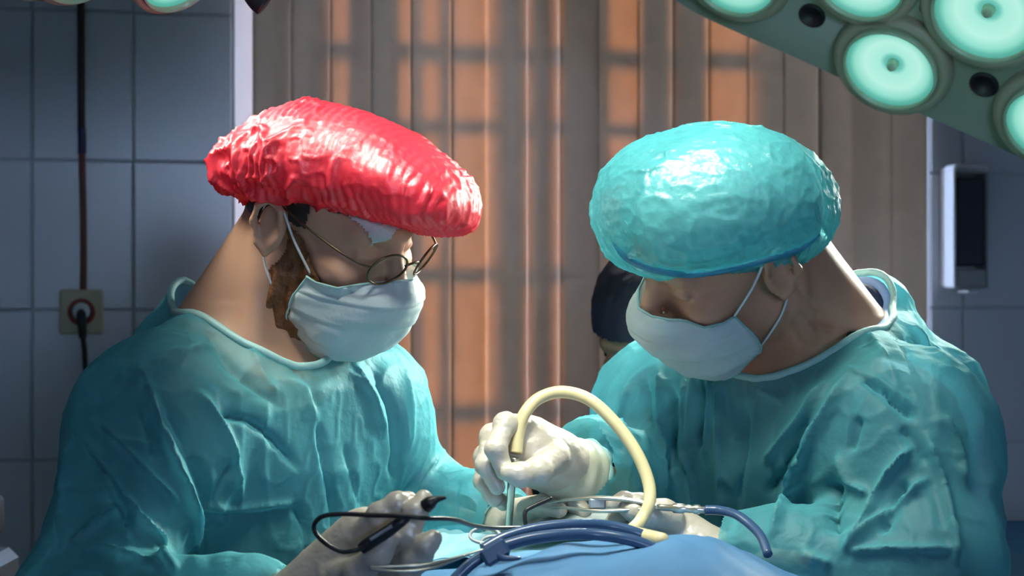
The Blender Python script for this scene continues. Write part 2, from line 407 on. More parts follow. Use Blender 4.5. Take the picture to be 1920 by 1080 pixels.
# wall tiles, each its own piece, 20 x 30 cm
tw, th, g = wu(250)-wu(60), .30, .0022
zrow0 = 1.42 + (540-300)/FPX*(D0/(1+.2647*TA)) - 4*th
def tile_mesh(w, h):
    t = MB(); t.box((0, 0, 0), (w/2-g, .004, h/2-g), None, .0018)
    me = bpy.data.meshes.new('tile'); me.from_pydata(t.v, [], t.f); me.update(); me.materials.append(M['tile']); return me
tm_full = tile_mesh(tw, th)
def lay(u0, u1, z):
    w = u1-u0
    if w < .012: return
    me = tm_full if abs(w-tw) < 1e-4 else tile_mesh(w, th)
    o = bpy.data.objects.new('tile', me); COL.objects.link(o); o.parent = wall
    o.location = wp((u0+u1)/2, -.003 + random.uniform(-.0006, .0006), z+th/2); o.rotation_euler = (random.uniform(-.003,.003), 0, WALL_A+random.uniform(-.003, .003))
for r in range(0, 7):
    z = zrow0 + r*th
    u = wu(60)-3*tw
    while u < oA-.01: lay(u, min(u+tw, oA), z); u += tw
    lay(oB, wu(1803), z); u = wu(1803)
    for k in range(5): lay(u, u+tw, z); u += tw
# floor, ceiling, other walls (the wall behind the camera has an added opening that lets fill daylight in)
def slab(name, pts, m, lab):
    v = [tuple(p) for p in pts]; o = pyd(name, v, [(0,1,2,3)], m, None, False); return tag(o, lab, kind='structure')
c00, c10 = wp(uL, 0, 0), wp(uR, 0, 0); f00, f10 = wp(uL, -6, 0), wp(uR, -6, 0); up = V(0, 0, ZTOP)
slab('floor', [f00, f10, c10, c00], M['floor'], 'grey floor of the operating room')
slab('ceiling', [f00+up, c00+up, c10+up, f10+up], M['plaster'], 'pale ceiling of the operating room')
slab('wall_left', [f00, c00, c00+up, f00+up], M['plaster'], 'side wall left of the surgeons')
slab('wall_right', [c10, f10, f10+up, c10+up], M['plaster'], 'side wall right of the surgeons')
mb = MB(); wl, wr, wb, wt = -.65, .25, 1.4, 1.95
for (a, b, z0, z1) in ((uL, wl, 0, ZTOP), (wr, uR, 0, ZTOP), (wl, wr, 0, wb), (wl, wr, wt, ZTOP)):
    quad(mb, wp(a,-6,z0), wp(b,-6,z0), wp(b,-6,z1), wp(a,-6,z1))
tag(mb.build('wall_front', M['plaster'], None, False), 'wall behind the camera with an opening added for fill daylight', kind='structure')
# window_1: frame, mullions, panes and the steel grille outside
win = bpy.data.objects.new('window_1', None); COL.objects.link(win); tag(win, 'wide window with barred grille behind the vertical blinds', kind='structure')
def wbox(name, u0, u1, z0, z1, o0, o1, m, par):
    t = MB(); t.box(wp((u0+u1)/2, (o0+o1)/2, (z0+z1)/2), ((u1-u0)/2, (o1-o0)/2, (z1-z0)/2), AX, .003); return t.build(name, m, par, False)
S0 = -.055                                        # plane of the blinds, in front of the wall face
su = lambda px: wu(px, S0)
fu = [(gA, gA+.03), (su(652), su(748)), (su(1054), su(1140)), (gB-.03, gB)]
for a, b in fu: wbox('mullion', a, b, sill, head, .30, .36, M['winframe'], win)
for z0, z1 in ((sill, sill+.05), (head-.05, head)): wbox('frame_rail', gA, gB, z0, z1, .30, .36, M['winframe'], win)
for i in range(3): wbox('pane', fu[i][1], fu[i+1][0], sill+.05, head-.05, .325, .33, M['pane'], win)
for px, w in ((781, 10), (836, 12), (956, 25), (1013, 21), (1228, 30), (1293, 30)): wbox('grille_bar', su(px-w), su(px+w), sill, head, .46, .475, M['bar'], win)  # the wider bars are added to shade stripes of the blind from the sun
shade = .50*.30                                   # height a bar's shadow drops on its way to the blinds
for py, w in ((-60, 18), (95, 17), (230, 12), (505, 14), (760, 16)):
    z = 1.42+(540-py)/FPX*3.8+shade; wbox('grille_bar', gA-.05, gB+.05, z-w/FPX*3.8, z+w/FPX*3.8, .48, .495, M['bar'], win)
# vertical blinds
bl = thing('vertical_blind', 'beige fabric vertical blind hanging in front of the window', 'blind', None, tuple(wp(0, S0, 0)))
SL = [(476,547,.10,.010), (547,621,.14,.012), (621,697,.05,.004), (697,772,.12,.005), (772,848,.08,.005), (848,910.5,.10,.008), (912.5,984.5,-.34,.018), (987,1052,.34,.018), (1052,1122,.05,.005), (1122,1194,-.26,.014),
    (1194,1261,.10,.008), (1261,1331,.22,.010), (1331,1402,-.05,.006), (1402,1468,-.16,.010), (1468,1535,.08,.006), (1535,1600,.12,.008), (1601,1668,-.22,.012), (1668,1737,.05,.005)]
bl_in = Matrix.Translation(-Vector(wp(0, S0, 0)))
for (x0, x1, tilt, cv) in SL:
    e_ = .0 if x0 in (987, 912.5) else .003; a, b = su(x0)-(0 if x0 in (912.5, 987, 1051.5) else e_), su(x1)+(0 if x1 in (910.5, 984.5, 1049.5) else e_); c, w = (a+b)/2, (b-a)/2
    v = []; f = []; n = 10
    for s_ in (0, 1):
        for j in range(n+1):
            t = j/n*2-1
            for z in (.72, 2.62): v.append(wp(c+t*w, S0 - cv*(1-t*t) + tilt*t*w + s_*.0008, z))
    for s_ in (0, 1):
        for j in range(n):
            q = s_*2*(n+1)+2*j; f.append((q, q+2, q+3, q+1) if s_ == 0 else (q, q+1, q+3, q+2))
    m = 2*(n+1); f += [(0, 1, m+1, m), (2*n, m+2*n, m+2*n+1, 2*n+1)]
    o = pyd('slat', v, f, M['slat'], bl); o.matrix_parent_inverse = bl_in
t = MB(); t.box(wp((oA+oB)/2, S0, 2.64), ((oB-oA)/2+.04, .025, .02), AX, .004); o = t.build('head_rail', M['rail'], bl, False); o.matrix_parent_inverse = bl_in
# outside: the ground, and unseen piers added to keep low sun off the blind's edges
for i_, (a, b) in enumerate(((su(622)-.9, su(622)), (su(1412), su(1412)+.9))):
    tag(wbox('trim_%d' % (i_+2), a, b, .0, 3.2, 1.0, 1.25, M['exterior'], None), 'rendered pier outside the window', kind='structure')
t = MB(); t.box((-1, 12, -.3), (12, 7.6, .25)); tag(t.build('floor_outside', M['exterior'], None, False), 'ground outside the window', kind='structure')

# ------------------------------------------------------------------ things on the wall
def at_wall(px, py, off=-.008):
    k = (px-960)/FPX; d = (D0+off/UX)/(1-k*TA); return P(px, py, d)
def socket(cx, cy, lab, withplug):
    th_ = thing('power_socket', lab, 'socket', 'wall sockets'); c = at_wall(cx, cy)
    t = MB(); t.box(c-NV*.007, (.043, .007, .045), AX, .004); t.build('cover_plate', M['beige'], th_, False)
    t = MB(); t.lathe(c-NV*.012, -NV, [(.027, 0), (.027, .010), (.022, .012), (.020, .004)], 28, False); t.build('socket_ring', M['redring'], th_)
    t = MB(); t.lathe(c-NV*.010, -NV, [(.021, 0), (.021, .004)], 24); t.build('socket_well', M['plug'], th_)
    return c
c = socket(153, 585, 'beige wall socket with red ring and white plug pushed in', True)
socket(-42, 600, 'beige wall socket cut off by the left edge of the picture', False)
pl = thing('power_plug', 'white round plug with black cord in the left wall socket', 'plug')
t = MB(); t.lathe(c-NV*.016+V(0,0,.002), -NV, [(.017, 0), (.017, .022), (.013, .030)], 24); t.build('plug_body', M['whiteplastic'], pl)
t = MB(); t.tube([c-NV*.040+V(0,0,.0), c-NV*.052+V(.001,0,-.012), c-NV*.05+V(.003,0,-.032), c-NV*.045+V(.004,0,-.05)], [.009,.010,.009,.008], 12); t.build('strain_relief', M['black'], pl)
t = MB(); t.tube([c-NV*.045+V(.004,0,-.048), c-NV*.035+V(.008,0,-.1), c-NV*.03+V(.01,0,-.25), c-NV*.03+V(.0,0,-.6), c-NV*.06+V(-.05,0,-1.0)], .0055, 10); t.build('cord', M['black'], pl)
cd = thing('cable_conduit', 'thin dark cable running down the tiles to the socket', 'cable')
pts = lambda q: [at_wall(x, y, -.012) for x, y in q]
t = MB(); t.tube(pts([(149,-420),(150,-200),(152,0),(153,240)]), .0075, 10); t.build('upper_cable', M['conduitdark'], cd)
t = MB(); t.tube(pts([(153,238),(154,262),(154,288)]), .0082, 10); t.build('tape_wrap', M['tape'], cd)
t = MB(); t.tube(pts([(154,286),(156,400),(157,480),(156,548)]), .0068, 10); t.build('lower_cable', M['conduit'], cd)
# dispenser
dp = thing('soap_dispenser', 'white wall dispenser with smoked dark front beside the window', 'dispenser')
dA, dB = wu(1760), wu(1852, -.075)
def dbox(name, x0, x1, y0, y1, o0, o1, m, bev=.004):
    a, b = dA+(dB-dA)*x0, dA+(dB-dA)*x1; z0, z1 = at_wall(1800, y1)[2], at_wall(1800, y0)[2]
    t = MB(); t.box(wp((a+b)/2, (o0+o1)/2, (z0+z1)/2), ((b-a)/2, (o1-o0)/2, (z1-z0)/2), AX, bev); return t.build(name, m, dp, False)
dbox('back_plate', 0, 1, 316, 538, -.022, -.008, M['whiteplastic'])
dbox('side_shell', 0, .07, 322, 540, -.078, -.022, M['whiteplastic'])
dbox('side_shell', .95, 1, 322, 540, -.078, -.022, M['metalgrey'])
dbox('front_cover', .08, .94, 336, 500, -.074, -.024, M['dispdark'])
dbox('lid', -.01, 1.01, 312, 328, -.082, -.022, M['whiteplastic'], .006)
dbox('base', .08, .94, 504, 540, -.080, -.024, M['metalgrey'], .006)
dbox('lever', .35, .65, 543, 550, -.088, -.03, M['whiteplastic'], .002)

# ------------------------------------------------------------------ surgical lamps
def lens_mat():
    m = bpy.data.materials.new('lit_lens'); m.use_nodes = True; t = m.node_tree; t.nodes.clear(); N = t.nodes.new; L = t.links.new
    tc = N('ShaderNodeAttribute'); tc.attribute_name = 'rad'
    cr = N('ShaderNodeValToRGB'); e = cr.color_ramp.elements; e[0].position = 0; e[0].color = (.75, 1, .92, 1); e[1].position = 1; e[1].color = (.09, .42, .34, 1)
    for p, c in ((.10, (.12, .48, .42, 1)), (.20, (.16, .6, .5, 1)), (.30, (.42, .9, .76, 1)), (.62, (.52, .95, .82, 1)), (.82, (.30, .78, .64, 1)), (.92, (.12, .5, .4, 1))):
        q = e.new(p); q.color = c
    L(tc.outputs['Fac'], cr.inputs[0]); em = N('ShaderNodeEmission'); em.inputs[1].default_value = .95; L(cr.outputs[0], em.inputs[0])
    gl = N('ShaderNodeBsdfGlossy'); gl.inputs['Roughness'].default_value = .15; mx = N('ShaderNodeMixShader'); mx.inputs[0].default_value = .02
    L(em.outputs[0], mx.inputs[1]); L(gl.outputs[0], mx.inputs[2]); o = N('ShaderNodeOutputMaterial'); L(mx.outputs[0], o.inputs[0]); return m
M['litlens'] = lens_mat(); M['litlens'].cycles.emission_sampling = 'NONE'; M['lensrim'] = simple('lens_green_rim', (.45, .62, .42), .25)
def surgical_lamp(lab, c0, n, e, lenses, plugs, outline, power, aim, knob=None, lit=None, cone=58):
    """flat lamp head with round lit lenses; c0 a point of the face, n where it shines, e along its near edge"""
    n = unit(n); e = unit(e - n*np.dot(e, n)); m = np.cross(n, e)
    if m[2] < 0: m = -m
    L = thing('surgical_lamp', lab, 'lamp', 'surgical lamps over the table')
    pt = lambda a, b, h=0: c0 + e*a + m*b + n*h
    # housing: rounded outline with a domed back
    k = len(outline); sm = []
    for i in range(k):
        p0, p1, p2, p3 = [V(*outline[(i+j) % k]) for j in (-1, 0, 1, 2)]
        for s_ in range(8):
            t_ = s_/8; sm.append(.5*((2*p1)+(p2-p0)*t_+(2*p0-5*p1+4*p2-p3)*t_*t_+(3*p1-p0-3*p2+p3)*t_**3))
    cen = np.mean(sm, 0); v = []; f = []; K = len(sm)
    for sc_, h in ((.985, 0), (1, -.006), (1, -.035), (.97, -.06), (.8, -.10), (.4, -.13), (.05, -.135)):
        for q in sm: a, b = cen+(q-cen)*sc_; v.append(pt(a, b, h))
    for r in range(6):
        for i in range(K): j = (i+1) % K; f.append((r*K+i, r*K+j, (r+1)*K+j, (r+1)*K+i))
    f.append(tuple(range(K))); f.append(tuple(6*K+i for i in range(K)))
    pyd('housing', v, f, M['lampbody'], L)
    for i, (a, b, r) in enumerate(lenses):
        c = pt(a, b)
        t = MB(); t.lathe(c, n, [(r*1.32, -.004), (r*1.32, .010), (r*1.24, .020), (r*1.07, .020), (r*1.05, .012)], 44, False); bz = t.build('bezel', M['bezel'], L)
        t = MB(); t.lathe(c, n, [(r*1.06, .008), (r*1.06, .024), (r*1.03, .028), (r*.99, .028), (r*.985, .012)], 44, False); t.build('lens_rim', M['lensrim'], L)
        prof = [(r*q, .014+.020*q*q - .020) for q in np.linspace(1, .015, 14)]
        t = MB(); t.lathe(c+n*.020, n, [(q, -(1-(q/r)**2)*.016) for q, _ in prof], 44, False); o = t.build('lens', M['litlens'], L)
        at = o.data.attributes.new('rad', 'FLOAT', 'POINT'); at.data.foreach_set('value', np.repeat(np.array([q/r for q, _ in prof], np.float32), 44))
        t = MB(); t.lathe(c+n*.004, n, [(r*.13, 0), (r*.12, .010), (r*.06, .016)], 20); t.build('bulb_holder', M['lensrim'], L)
        if lit is None or i in lit:
            ld = bpy.data.lights.new('lamp_bulb', 'SPOT'); ld.energy = power; ld.color = (.95, 1, .88); ld.spot_size = math.radians(cone); ld.spot_blend = .8; ld.shadow_soft_size = .05
            lo = bpy.data.objects.new('lamp_bulb', ld); COL.objects.link(lo); lo.parent = L; p_ = c+n*.10; lo.location = p_
            dv = Vector(aim)+Vector((random.uniform(-.06,.06), random.uniform(-.06,.06), 0))-Vector(p_); lo.rotation_euler = dv.to_track_quat('-Z', 'Y').to_euler()
    for (a, b, r) in plugs:
        t = MB(); t.lathe(pt(a, b), n, [(r, -.002), (r, .003), (r*.8, .005), (r*.75, .001), (r*.01, .001)], 24, False); t.build('screw_plug', M['plug'], L)
    if knob is not None:
        t = MB(); t.tube(knob, [.004]+[.012]*(len(knob)-1), 12); t.build('handle', M['black'], L)
    a, b = cen; top = pt(a, b, -.13)
    t = MB(); t.tube([top+n*.02, top-n*.08, top-n*.12+V(0,0,.10), V(top[0]-n[0]*.12, top[1]-n[1]*.12, ZTOP)], .022, 14); t.build('suspension_arm', M['lampbody'], L)
    return L
nR = unit(V(-.44, -.6, -.66)); u_ = unit(np.cross(nR, V(0,0,1))); v_ = np.cross(nR, u_)
cR = P(1677, 115, 2.75)
eR = u_*.82 - v_*.57; mR = -(u_*.57 + v_*.82)
def uvem(a, b): q = u_*a+v_*b; return (q@unit(eR), q@unit(mR))
def em(px, py):
    q = P(px, py, 1)-V(0, 0, ZC); q = V(0, 0, ZC)+q*((cR-V(0, 0, ZC))@nR/(q@nR))-cR; return (q@unit(eR), q@unit(mR))
AIM = (0.03, 2.0, 1.16)
lr = [(*em(1385, -58), .068), (0, 0, .070), (*uvem(-.222, .121), .070), (*em(1622, -52), .066), (*em(1856, 14), .076), (*uvem(.20, -.36), .07), (*uvem(-.05, -.30), .075), (*uvem(-.36, -.02), .07)]
pr = [(*uvem(.105, -.096), .021), (*uvem(-.128, .053), .022), (*uvem(-.083, -.088), .016)]
ol = [(.50, .12), (.44, -.02), (.34, -.072), (.15, -.076), (0, -.078), (-.15, -.077), (-.32, -.072), (-.46, -.02), (-.54, .14), (-.42, .38), (-.15, .52), (.15, .52), (.40, .36)]
surgical_lamp('grey-green surgical lamp with lit round lenses over the right surgeon', cR, nR, eR, lr, pr, ol, 48, AIM, lit=[0, 1, 2, 4])
nL = unit(V(.50, -.42, -.75)); cL = P(318, -60, 2.05); eL = unit(P(420, -66, 2.10)-P(120, -66, 2.0)); k_ = .76
surgical_lamp('second surgical lamp at the top edge above the left surgeon', cL, nL, eL, [(a*k_, b*k_, r*k_) for a, b, r in [(0, 0, .055), (-.165, .040, .055), (.17, .05, .055), (-.05, .20, .07), (.15, .24, .06), (-.24, .20, .06)]], [],
    [(a*k_, b*k_) for a, b in [(.40, .10), (.30, .02), (.12, -.038), (-.05, -.045), (-.22, -.04), (-.34, .02), (-.38, .16), (-.28, .36), (-.05, .44), (.2, .42), (.36, .3)]], 6, (.0, 2.0, 1.2),
    knob=[P(455, -60, 2.06), P(470, -20, 2.05), P(482, 0, 2.05), P(495, 12, 2.05)], lit=[0, 1, 3])

ring7 = [(0, 0, .075)]+[(.2*math.cos(q), .2*math.sin(q), .07) for q in np.linspace(0, 2*math.pi, 6, endpoint=False)]
surgical_lamp('large surgical lamp hanging above the table, over the picture', V(-.02, 1.50, 2.30), V(.06, .42, -.90), V(1, 0, 0), ring7, [],
    [(.34*math.cos(q), .34*math.sin(q)) for q in np.linspace(0, 2*math.pi, 12, endpoint=False)], 21, (.07, 1.97, 1.25), lit=[0, 1, 3, 5], cone=52)

# ------------------------------------------------------------------ people
def turn(A, deg):
    c, s_ = math.cos(math.radians(deg)), math.sin(math.radians(deg)); return np.array(A) @ np.array([[c, s_, 0], [-s_, c, 0], [0, 0, 1]])
class Head:
    def __init__(s, o, A):
        s.o = V(*o); A = np.array(A, float); F_ = unit(A[0]); S_ = unit(A[1]-F_*(A[1]@F_)); s.A = np.array([F_, S_, np.cross(F_, S_)])
    def p(s, f, l, u): return s.o + s.A[0]*f + s.A[1]*l + s.A[2]*u
    def loc(s, v): return (v-s.o) @ s.A.T
def put_head(fd, H, inf=0.0, ears=True, face=True):
    E_ = lambda c, r, k=.02, op='u': fd.ell(H.p(*c), V(*r)+inf, H.A, k, op)
    E_((-.005, 0, .042), (.098, .077, .088)); E_((-.03, 0, .03), (.072, .073, .075))
    E_((.042, 0, -.035), (.056, .060, .078), .03); E_((.074, 0, -.100), (.022, .024, .019), .03)
    for s_ in (-1, 1):
        fd.cone(H.p(-.005, s_*.055, -.055), H.p(.068, s_*.022, -.103), .016+inf, .015+inf, .03)
        E_((.066, s_*.046, -.018), (.024, .022, .018), .02)
    if face:
        fd.cone(H.p(.078, -.042, .034), H.p(.078, .042, .034), .013+inf, None, .02); E_((.084, 0, .032), (.014, .03, .012), .02)
        for s_ in (-1, 1): E_((.103, s_*.031, .010), (.018, .019, .014), .012, 's')
        for s_ in (-1, 1): E_((.078, s_*.031, .011), (.0145, .0145, .0135), .004); fd.cone(H.p(.090, s_*.018, .007), H.p(.085, s_*.046, .008), .0032, None, .006)
        fd.cone(H.p(.095, 0, .018), H.p(.122, 0, -.030), .008+inf, .012+inf, .014)
        for s_ in (-1, 1): E_((.112, s_*.012, -.034), (.012, .009, .008), .008)
        E_((.094, 0, -.060), (.012, .026, .008), .012); E_((.092, 0, -.074), (.011, .022, .008), .010)
    if ears:
        for s_ in (-1, 1):
            c = (-.008, s_*.083, .004); tl = H.A.copy()
            fd.ell(H.p(*c), (.0185+inf, .0075+inf, .033+inf), tl, .008)
            fd.ell(H.p(-.004, s_*.0915, .006), (.011, .006, .019), tl, .004, 's')
            R_ = [H.p(.006, s_*.088, .012), H.p(.004, s_*.092, .030), H.p(-.010, s_*.095, .036), H.p(-.024, s_*.096, .024), H.p(-.026, s_*.095, .004), H.p(-.016, s_*.091, -.018), H.p(-.004, s_*.087, -.028)]
            fd.chain(R_, [.0035+inf]*4+[.004+inf]*3, .004)

def put_torso(fd, B, inf, k=.05, sleeves=1.0, body=False, low=None):
    """trunk, shoulders and arms; inf makes a looser layer of cloth"""
    r, f = B['r'], B['f']; zs, cx, cy, ra, rb = B['loft']
    fd.loft(zs, cx, cy, [a+inf for a in ra], [b+inf for b in rb], r, f, .02)
    fd.cone(B['shR'], B['shL'], .058+inf, None, k)
    for s_ in ('shR', 'shL'): fd.cone(B['neck']-V(0,0,.045), B[s_]+V(0,0,-.005), .050+inf, .055+inf, k)
    for q in B.get('extra', []): fd.cone(q[0], q[1], q[2]+inf, q[3]+inf, .06)
    for sh, el, wr in (('shR', 'elR', 'wrR'), ('shL', 'elL', 'wrL')):
        a, b, c = B[sh], B[el], B[wr]
        if sleeves >= 1:
            fd.cone(a, b, .052+inf*1.3, .042+inf*1.45, k*.8); fd.cone(b, b+(c-b)*.75, .043+inf*1.45, .034+inf*1.0, .025); fd.cone(b+(c-b)*.75, c, .034+inf*1.0, .028+inf*.35, .02)
        else: fd.cone(a, a+(b-a)*sleeves, .053+inf, .050+inf, k*.8)
def bounds(*pts, m=.12): q = np.array(pts); return q.min(0)-m, q.max(0)+m

def make_body(name, Pn, H, B, skin, creases=None, over=None):
    lo, hi = bounds(H.p(0,0,.12), H.p(.1,0,-.1), B['shR'], B['shL'], B['elR'], B['elL'], B['wrR'], B['wrL'], B['neck'], m=.09); lo[2] = max(lo[2], .93)
    fd = Field(lo, hi, .0030)
    put_torso(fd, B, 0, .05, 1.0)
    fd.cone(H.p(-.028, 0, -.035), B['neck']-V(0,0,.03), .054, .062, .03); fd.cone(H.p(-.045, 0, -.01), B['neck']+B['nb'], .045, .055, .03)
    for s_ in (-1, 1): fd.cone(H.p(-.03, s_*.062, -.035), B['neck']+B['f3']*.06+B['r']*(-s_)*.03-V(0,0,.045), .014, .012, .02)
    put_head(fd, H); v, f = fd.mesh(); v = relax(v, f, 1, .4)
    if creases: v = folds(v, vnormals(v, f), creases)
    if over is not None:      # keep the trunk and arms under the gown
        near = (np.linalg.norm(v-B['nc'], axis=1) > .125) & (v[:, 2] < B['nc'][2]+.02)
        for _ in range(3):
            d_ = over.sample(v); e = .006; gr = np.stack([over.sample(v+V(*q))-over.sample(v-V(*q)) for q in ((e,0,0),(0,e,0),(0,0,e))], -1); gr /= np.linalg.norm(gr, axis=1, keepdims=True)+1e-6; v = v-gr*(np.clip(d_+.047, 0, .07)*near*(d_ < .02))[:, None]*.7
    o = npmesh(name, v, f, skin, Pn); return fd
def ring(c, e1, e2, n=40): return [c+e1*math.cos(2*math.pi*i/n)+e2*math.sin(2*math.pi*i/n) for i in range(n)]
def cut_ring(v, f, c, e1, e2, up_, depth=.045):
    """open a garment at an elliptical hole"""
    w = unit(np.cross(e1, e2)); w = w if w@up_ > 0 else -w; l1, l2 = np.linalg.norm(e1), np.linalg.norm(e2)
    q = v-c; a, b, h = q@(e1/l1)/l1, q@(e2/l2)/l2, q@w; rr = np.sqrt(a*a+b*b)
    return rr < np.where(h > 0, 1+h*1.5, 1+h/.07)
def rim_loop(v, f, c, e1, e2, n=40, rmax=1.7):
    """the open edge around a neck hole, ordered and smoothed"""
    e = np.sort(np.concatenate([f[:, [0,1]], f[:, [1,2]], f[:, [2,3]], f[:, [3,0]]]), 1); u, k = np.unique(e, axis=0, return_counts=True); b = np.unique(u[k == 1])
    q = v[b]-c; l1, l2 = np.linalg.norm(e1), np.linalg.norm(e2); x, y = q@(e1/l1)/l1, q@(e2/l2)/l2; m = (np.hypot(x, y) < rmax) & (np.abs(q@unit(np.cross(e1, e2))) < .065); b = b[m]; an = np.arctan2(y[m], x[m]); out = []
    for i in range(n):
        t_ = -math.pi+2*math.pi*(i+.5)/n; w = np.exp(-(((an-t_+math.pi) % (2*math.pi)-math.pi)/.12)**2)
        if w.sum() > .3: out.append((v[b]*w[:, None]).sum(0)/w.sum())
    return out
def make_shirt(Pn, B, mt, over=None):
    lo, hi = bounds(B['shR'], B['shL'], B['neck'], B['elR'], B['elL'], m=.10); lo[2] = .93
    fd = Field(lo, hi, .006); put_torso(fd, B, .003, .05, 1.0); v, f = fd.mesh(); n = vnormals(v, f); v = v+n*(vnoise(v, 14)*.004)[:, None]
    kill = cut_ring(v, f, B['nc'], B['ne1']*.93, B['ne2']*.93, B['nup'])
    if over is not None:
        for _ in range(3):
            d_ = over.sample(v); e = .006; gr = np.stack([over.sample(v+V(*q))-over.sample(v-V(*q)) for q in ((e,0,0),(0,e,0),(0,0,e))], -1); gr /= np.linalg.norm(gr, axis=1, keepdims=True)+1e-6; v = v-gr*np.clip(d_+.032, 0, .06)[:, None]*.7
    for wr, el in (('wrR', 'elR'), ('wrL', 'elL')):
        d = unit(B[wr]-B[el]); m_ = B[el]+(B[wr]-B[el])*.55; kill |= ((v-m_)@d > 0) & (np.linalg.norm(v-m_-d*.09, axis=1) < .12)
    vn = B['neck']+B['f3']*.10; q = v-vn; w = q@B['r']; d = -(q[:, 2]); kill |= (np.abs(w) < .045*(1-np.clip(d, -1, .13)/.13)) & (d > -.1) & (d < .13) & (q@B['f3'] > -.05)   # v-neck
    v, f = drop(v, f, kill); npmesh('scrub_shirt', v, f, mt, Pn)
def make_gown(Pn, B, lines, h=.0034, noise=.006):
    lo, hi = bounds(B['shR'], B['shL'], B['neck'], B['elR'], B['elL'], B['wrR'], B['wrL'], m=.13); lo[2] = .84
    z0 = B['loft'][0][0]; fd = Field(lo, hi, h); put_torso(fd, B, B.get('ease', .018), .07, 1.0)
    for q in B.get('gextra', []): fd.cone(q[0], q[1], q[2], q[3], q[4] if len(q) > 4 else .05)
    v, f = fd.mesh(); v = relax(v, f, 2, .5); n = vnormals(v, f)
    # hanging folds: long soft ripples, stronger lower down and on the sleeves
    w = vnoise(v*V(1, 1, .35), 16)*.6+vnoise(v*V(1, 1, .5), 34)*.4+.5*np.clip(1-3*np.abs(vnoise(v*V(1, 1, .6)+5, 17)), 0, 1)**2+.22*np.clip(1-2.5*np.abs(vnoise(v*V(1, 1, .7)+9, 44)), 0, 1)**2
    v = v+n*(w*noise)[:, None]; n = vnormals(v, f); v = folds(v, n, lines)
    kill = cut_ring(v, f, B['nc'], B['ne1'], B['ne2'], B['nup']) | (v[:, 2] < .86)
    for wr, el in (('wrR', 'elR'), ('wrL', 'elL')):
        d = unit(B[wr]-B[el]); kill |= ((v-B[wr])@d > -.005) & (np.linalg.norm(v-B[wr], axis=1) < .07)
    v, f = drop(v, f, kill); o = npmesh('surgical_gown', v, f, M['gown'], Pn)
    zs, cx, cy, ra, rb = B['loft']; sk = Field((min(cx)-.32, min(cy)-.32, .36), (max(cx)+.32, max(cy)+.32, .90), .012); e_ = B.get('ease', .018)
    sk.loft(zs, cx, cy, [q+e_ for q in ra], [q+e_ for q in rb], B['r'], B['f']); a, b = sk.mesh(); na = vnormals(a, b); a = a+na*(vnoise(a*V(1, 1, .2), 14)*.012)[:, None]; a, b = drop(a, b, (a[:, 2] < .42) | (a[:, 2] > .87)); npmesh('skirt', a, b, M['gown'], o)
    pr = rim_loop(v, f, B['nc'], B['ne1'], B['ne2']); B['rim'] = pr
    t = MB(); t.tube(pr, .0045, 8, True, 2); t.build('neck_binding', M['band'], o)
    for wr, el in (('wrR', 'elR'), ('wrL', 'elL')):
        d = unit(B[wr]-B[el]); a = unit(np.cross(d, V(0,.3,1))); b = np.cross(d, a); rr = .028+B.get('ease', .018)*.35
        t = MB(); q = [B[wr]-d*.02+(a*math.cos(x)+b*math.sin(x))*rr*(1+.04*math.sin(9*x)) for x in np.linspace(0, 2*math.pi, 36, endpoint=False)]
        t.tube(q, .006, 8, True, 2); t.build('cuff', M['band'], o)
    return fd
def make_legs(Pn, B):
    lo, hi = bounds(B['hip']-V(.28,.28,0), B['hip']+V(.28,.28,0), m=.05); lo[2] = -.02; hi[2] = 1.0
    fd = Field(lo, hi, .014); r, f3 = B['r3'], B['f3h']; fd.ell(B['hip']+V(0,0,-.06), (.16,.12,.13), np.array([r, f3, V(0,0,1)]), .03)
    for s_ in (-1, 1):
        a = B['hip']+r*.09*s_+V(0,0,-.08); kn = V(a[0], a[1], .5)+r*.01*s_+f3*.02; an = V(a[0], a[1], .09)+r*.02*s_
        fd.cone(a, kn, .085, .062, .03); fd.cone(kn, an, .065, .055, .02)
    v, f = fd.mesh(); npmesh('scrub_trousers', v, f, M['trouser'], Pn)
    for s_ in (-1, 1):
        a = B['hip']+r*.11*s_; q = V(a[0], a[1], 0); fd = Field(q-V(.2,.2,.005), q+V(.2,.2,.13), .008)
        fd.cone(q+V(0,0,.045), q+f3*.13+V(0,0,.035), .045, .036, .03); fd.cone(q-f3*.04+V(0,0,.04), q+V(0,0,.06), .04, .045, .03)
        fd.put(lambda X, Y, Z: Z+0*X+0*Y, q-V(.3,.3,.1), q+V(.3,.3,0), .0, 's')
        v, f = fd.mesh(); npmesh('shoe', v, f, M['black'], Pn)
def shell(name, fd, v0, f0, mt, Pn): return npmesh(name, v0, f0, mt, Pn)
def head_layer(name, Pn, H, inf, keep, mt, rough, h=.0028, sc=160, ears=False, B=None):
    """hair or beard: a layer over the head where keep(local coordinates) holds"""
    fd = Field(H.o-.17, H.o+.19, h); put_head(fd, H, inf, ears, False)
    if B is not None: fd.cone(H.p(-.028, 0, -.035), B['neck']-V(0,0,.03), .054+inf, .062+inf, .03)
    v, f = fd.mesh(); n = vnormals(v, f); q = H.loc(v)
    strand = vnoise(q*V(1, 1, .35), sc)*.7+vnoise(q, sc*.4)*.5; v = v+n*(rough*strand)[:, None]
    v, f = drop(v, f, ~keep(q)); return npmesh(name, v, f, mt, Pn) if len(f) else None

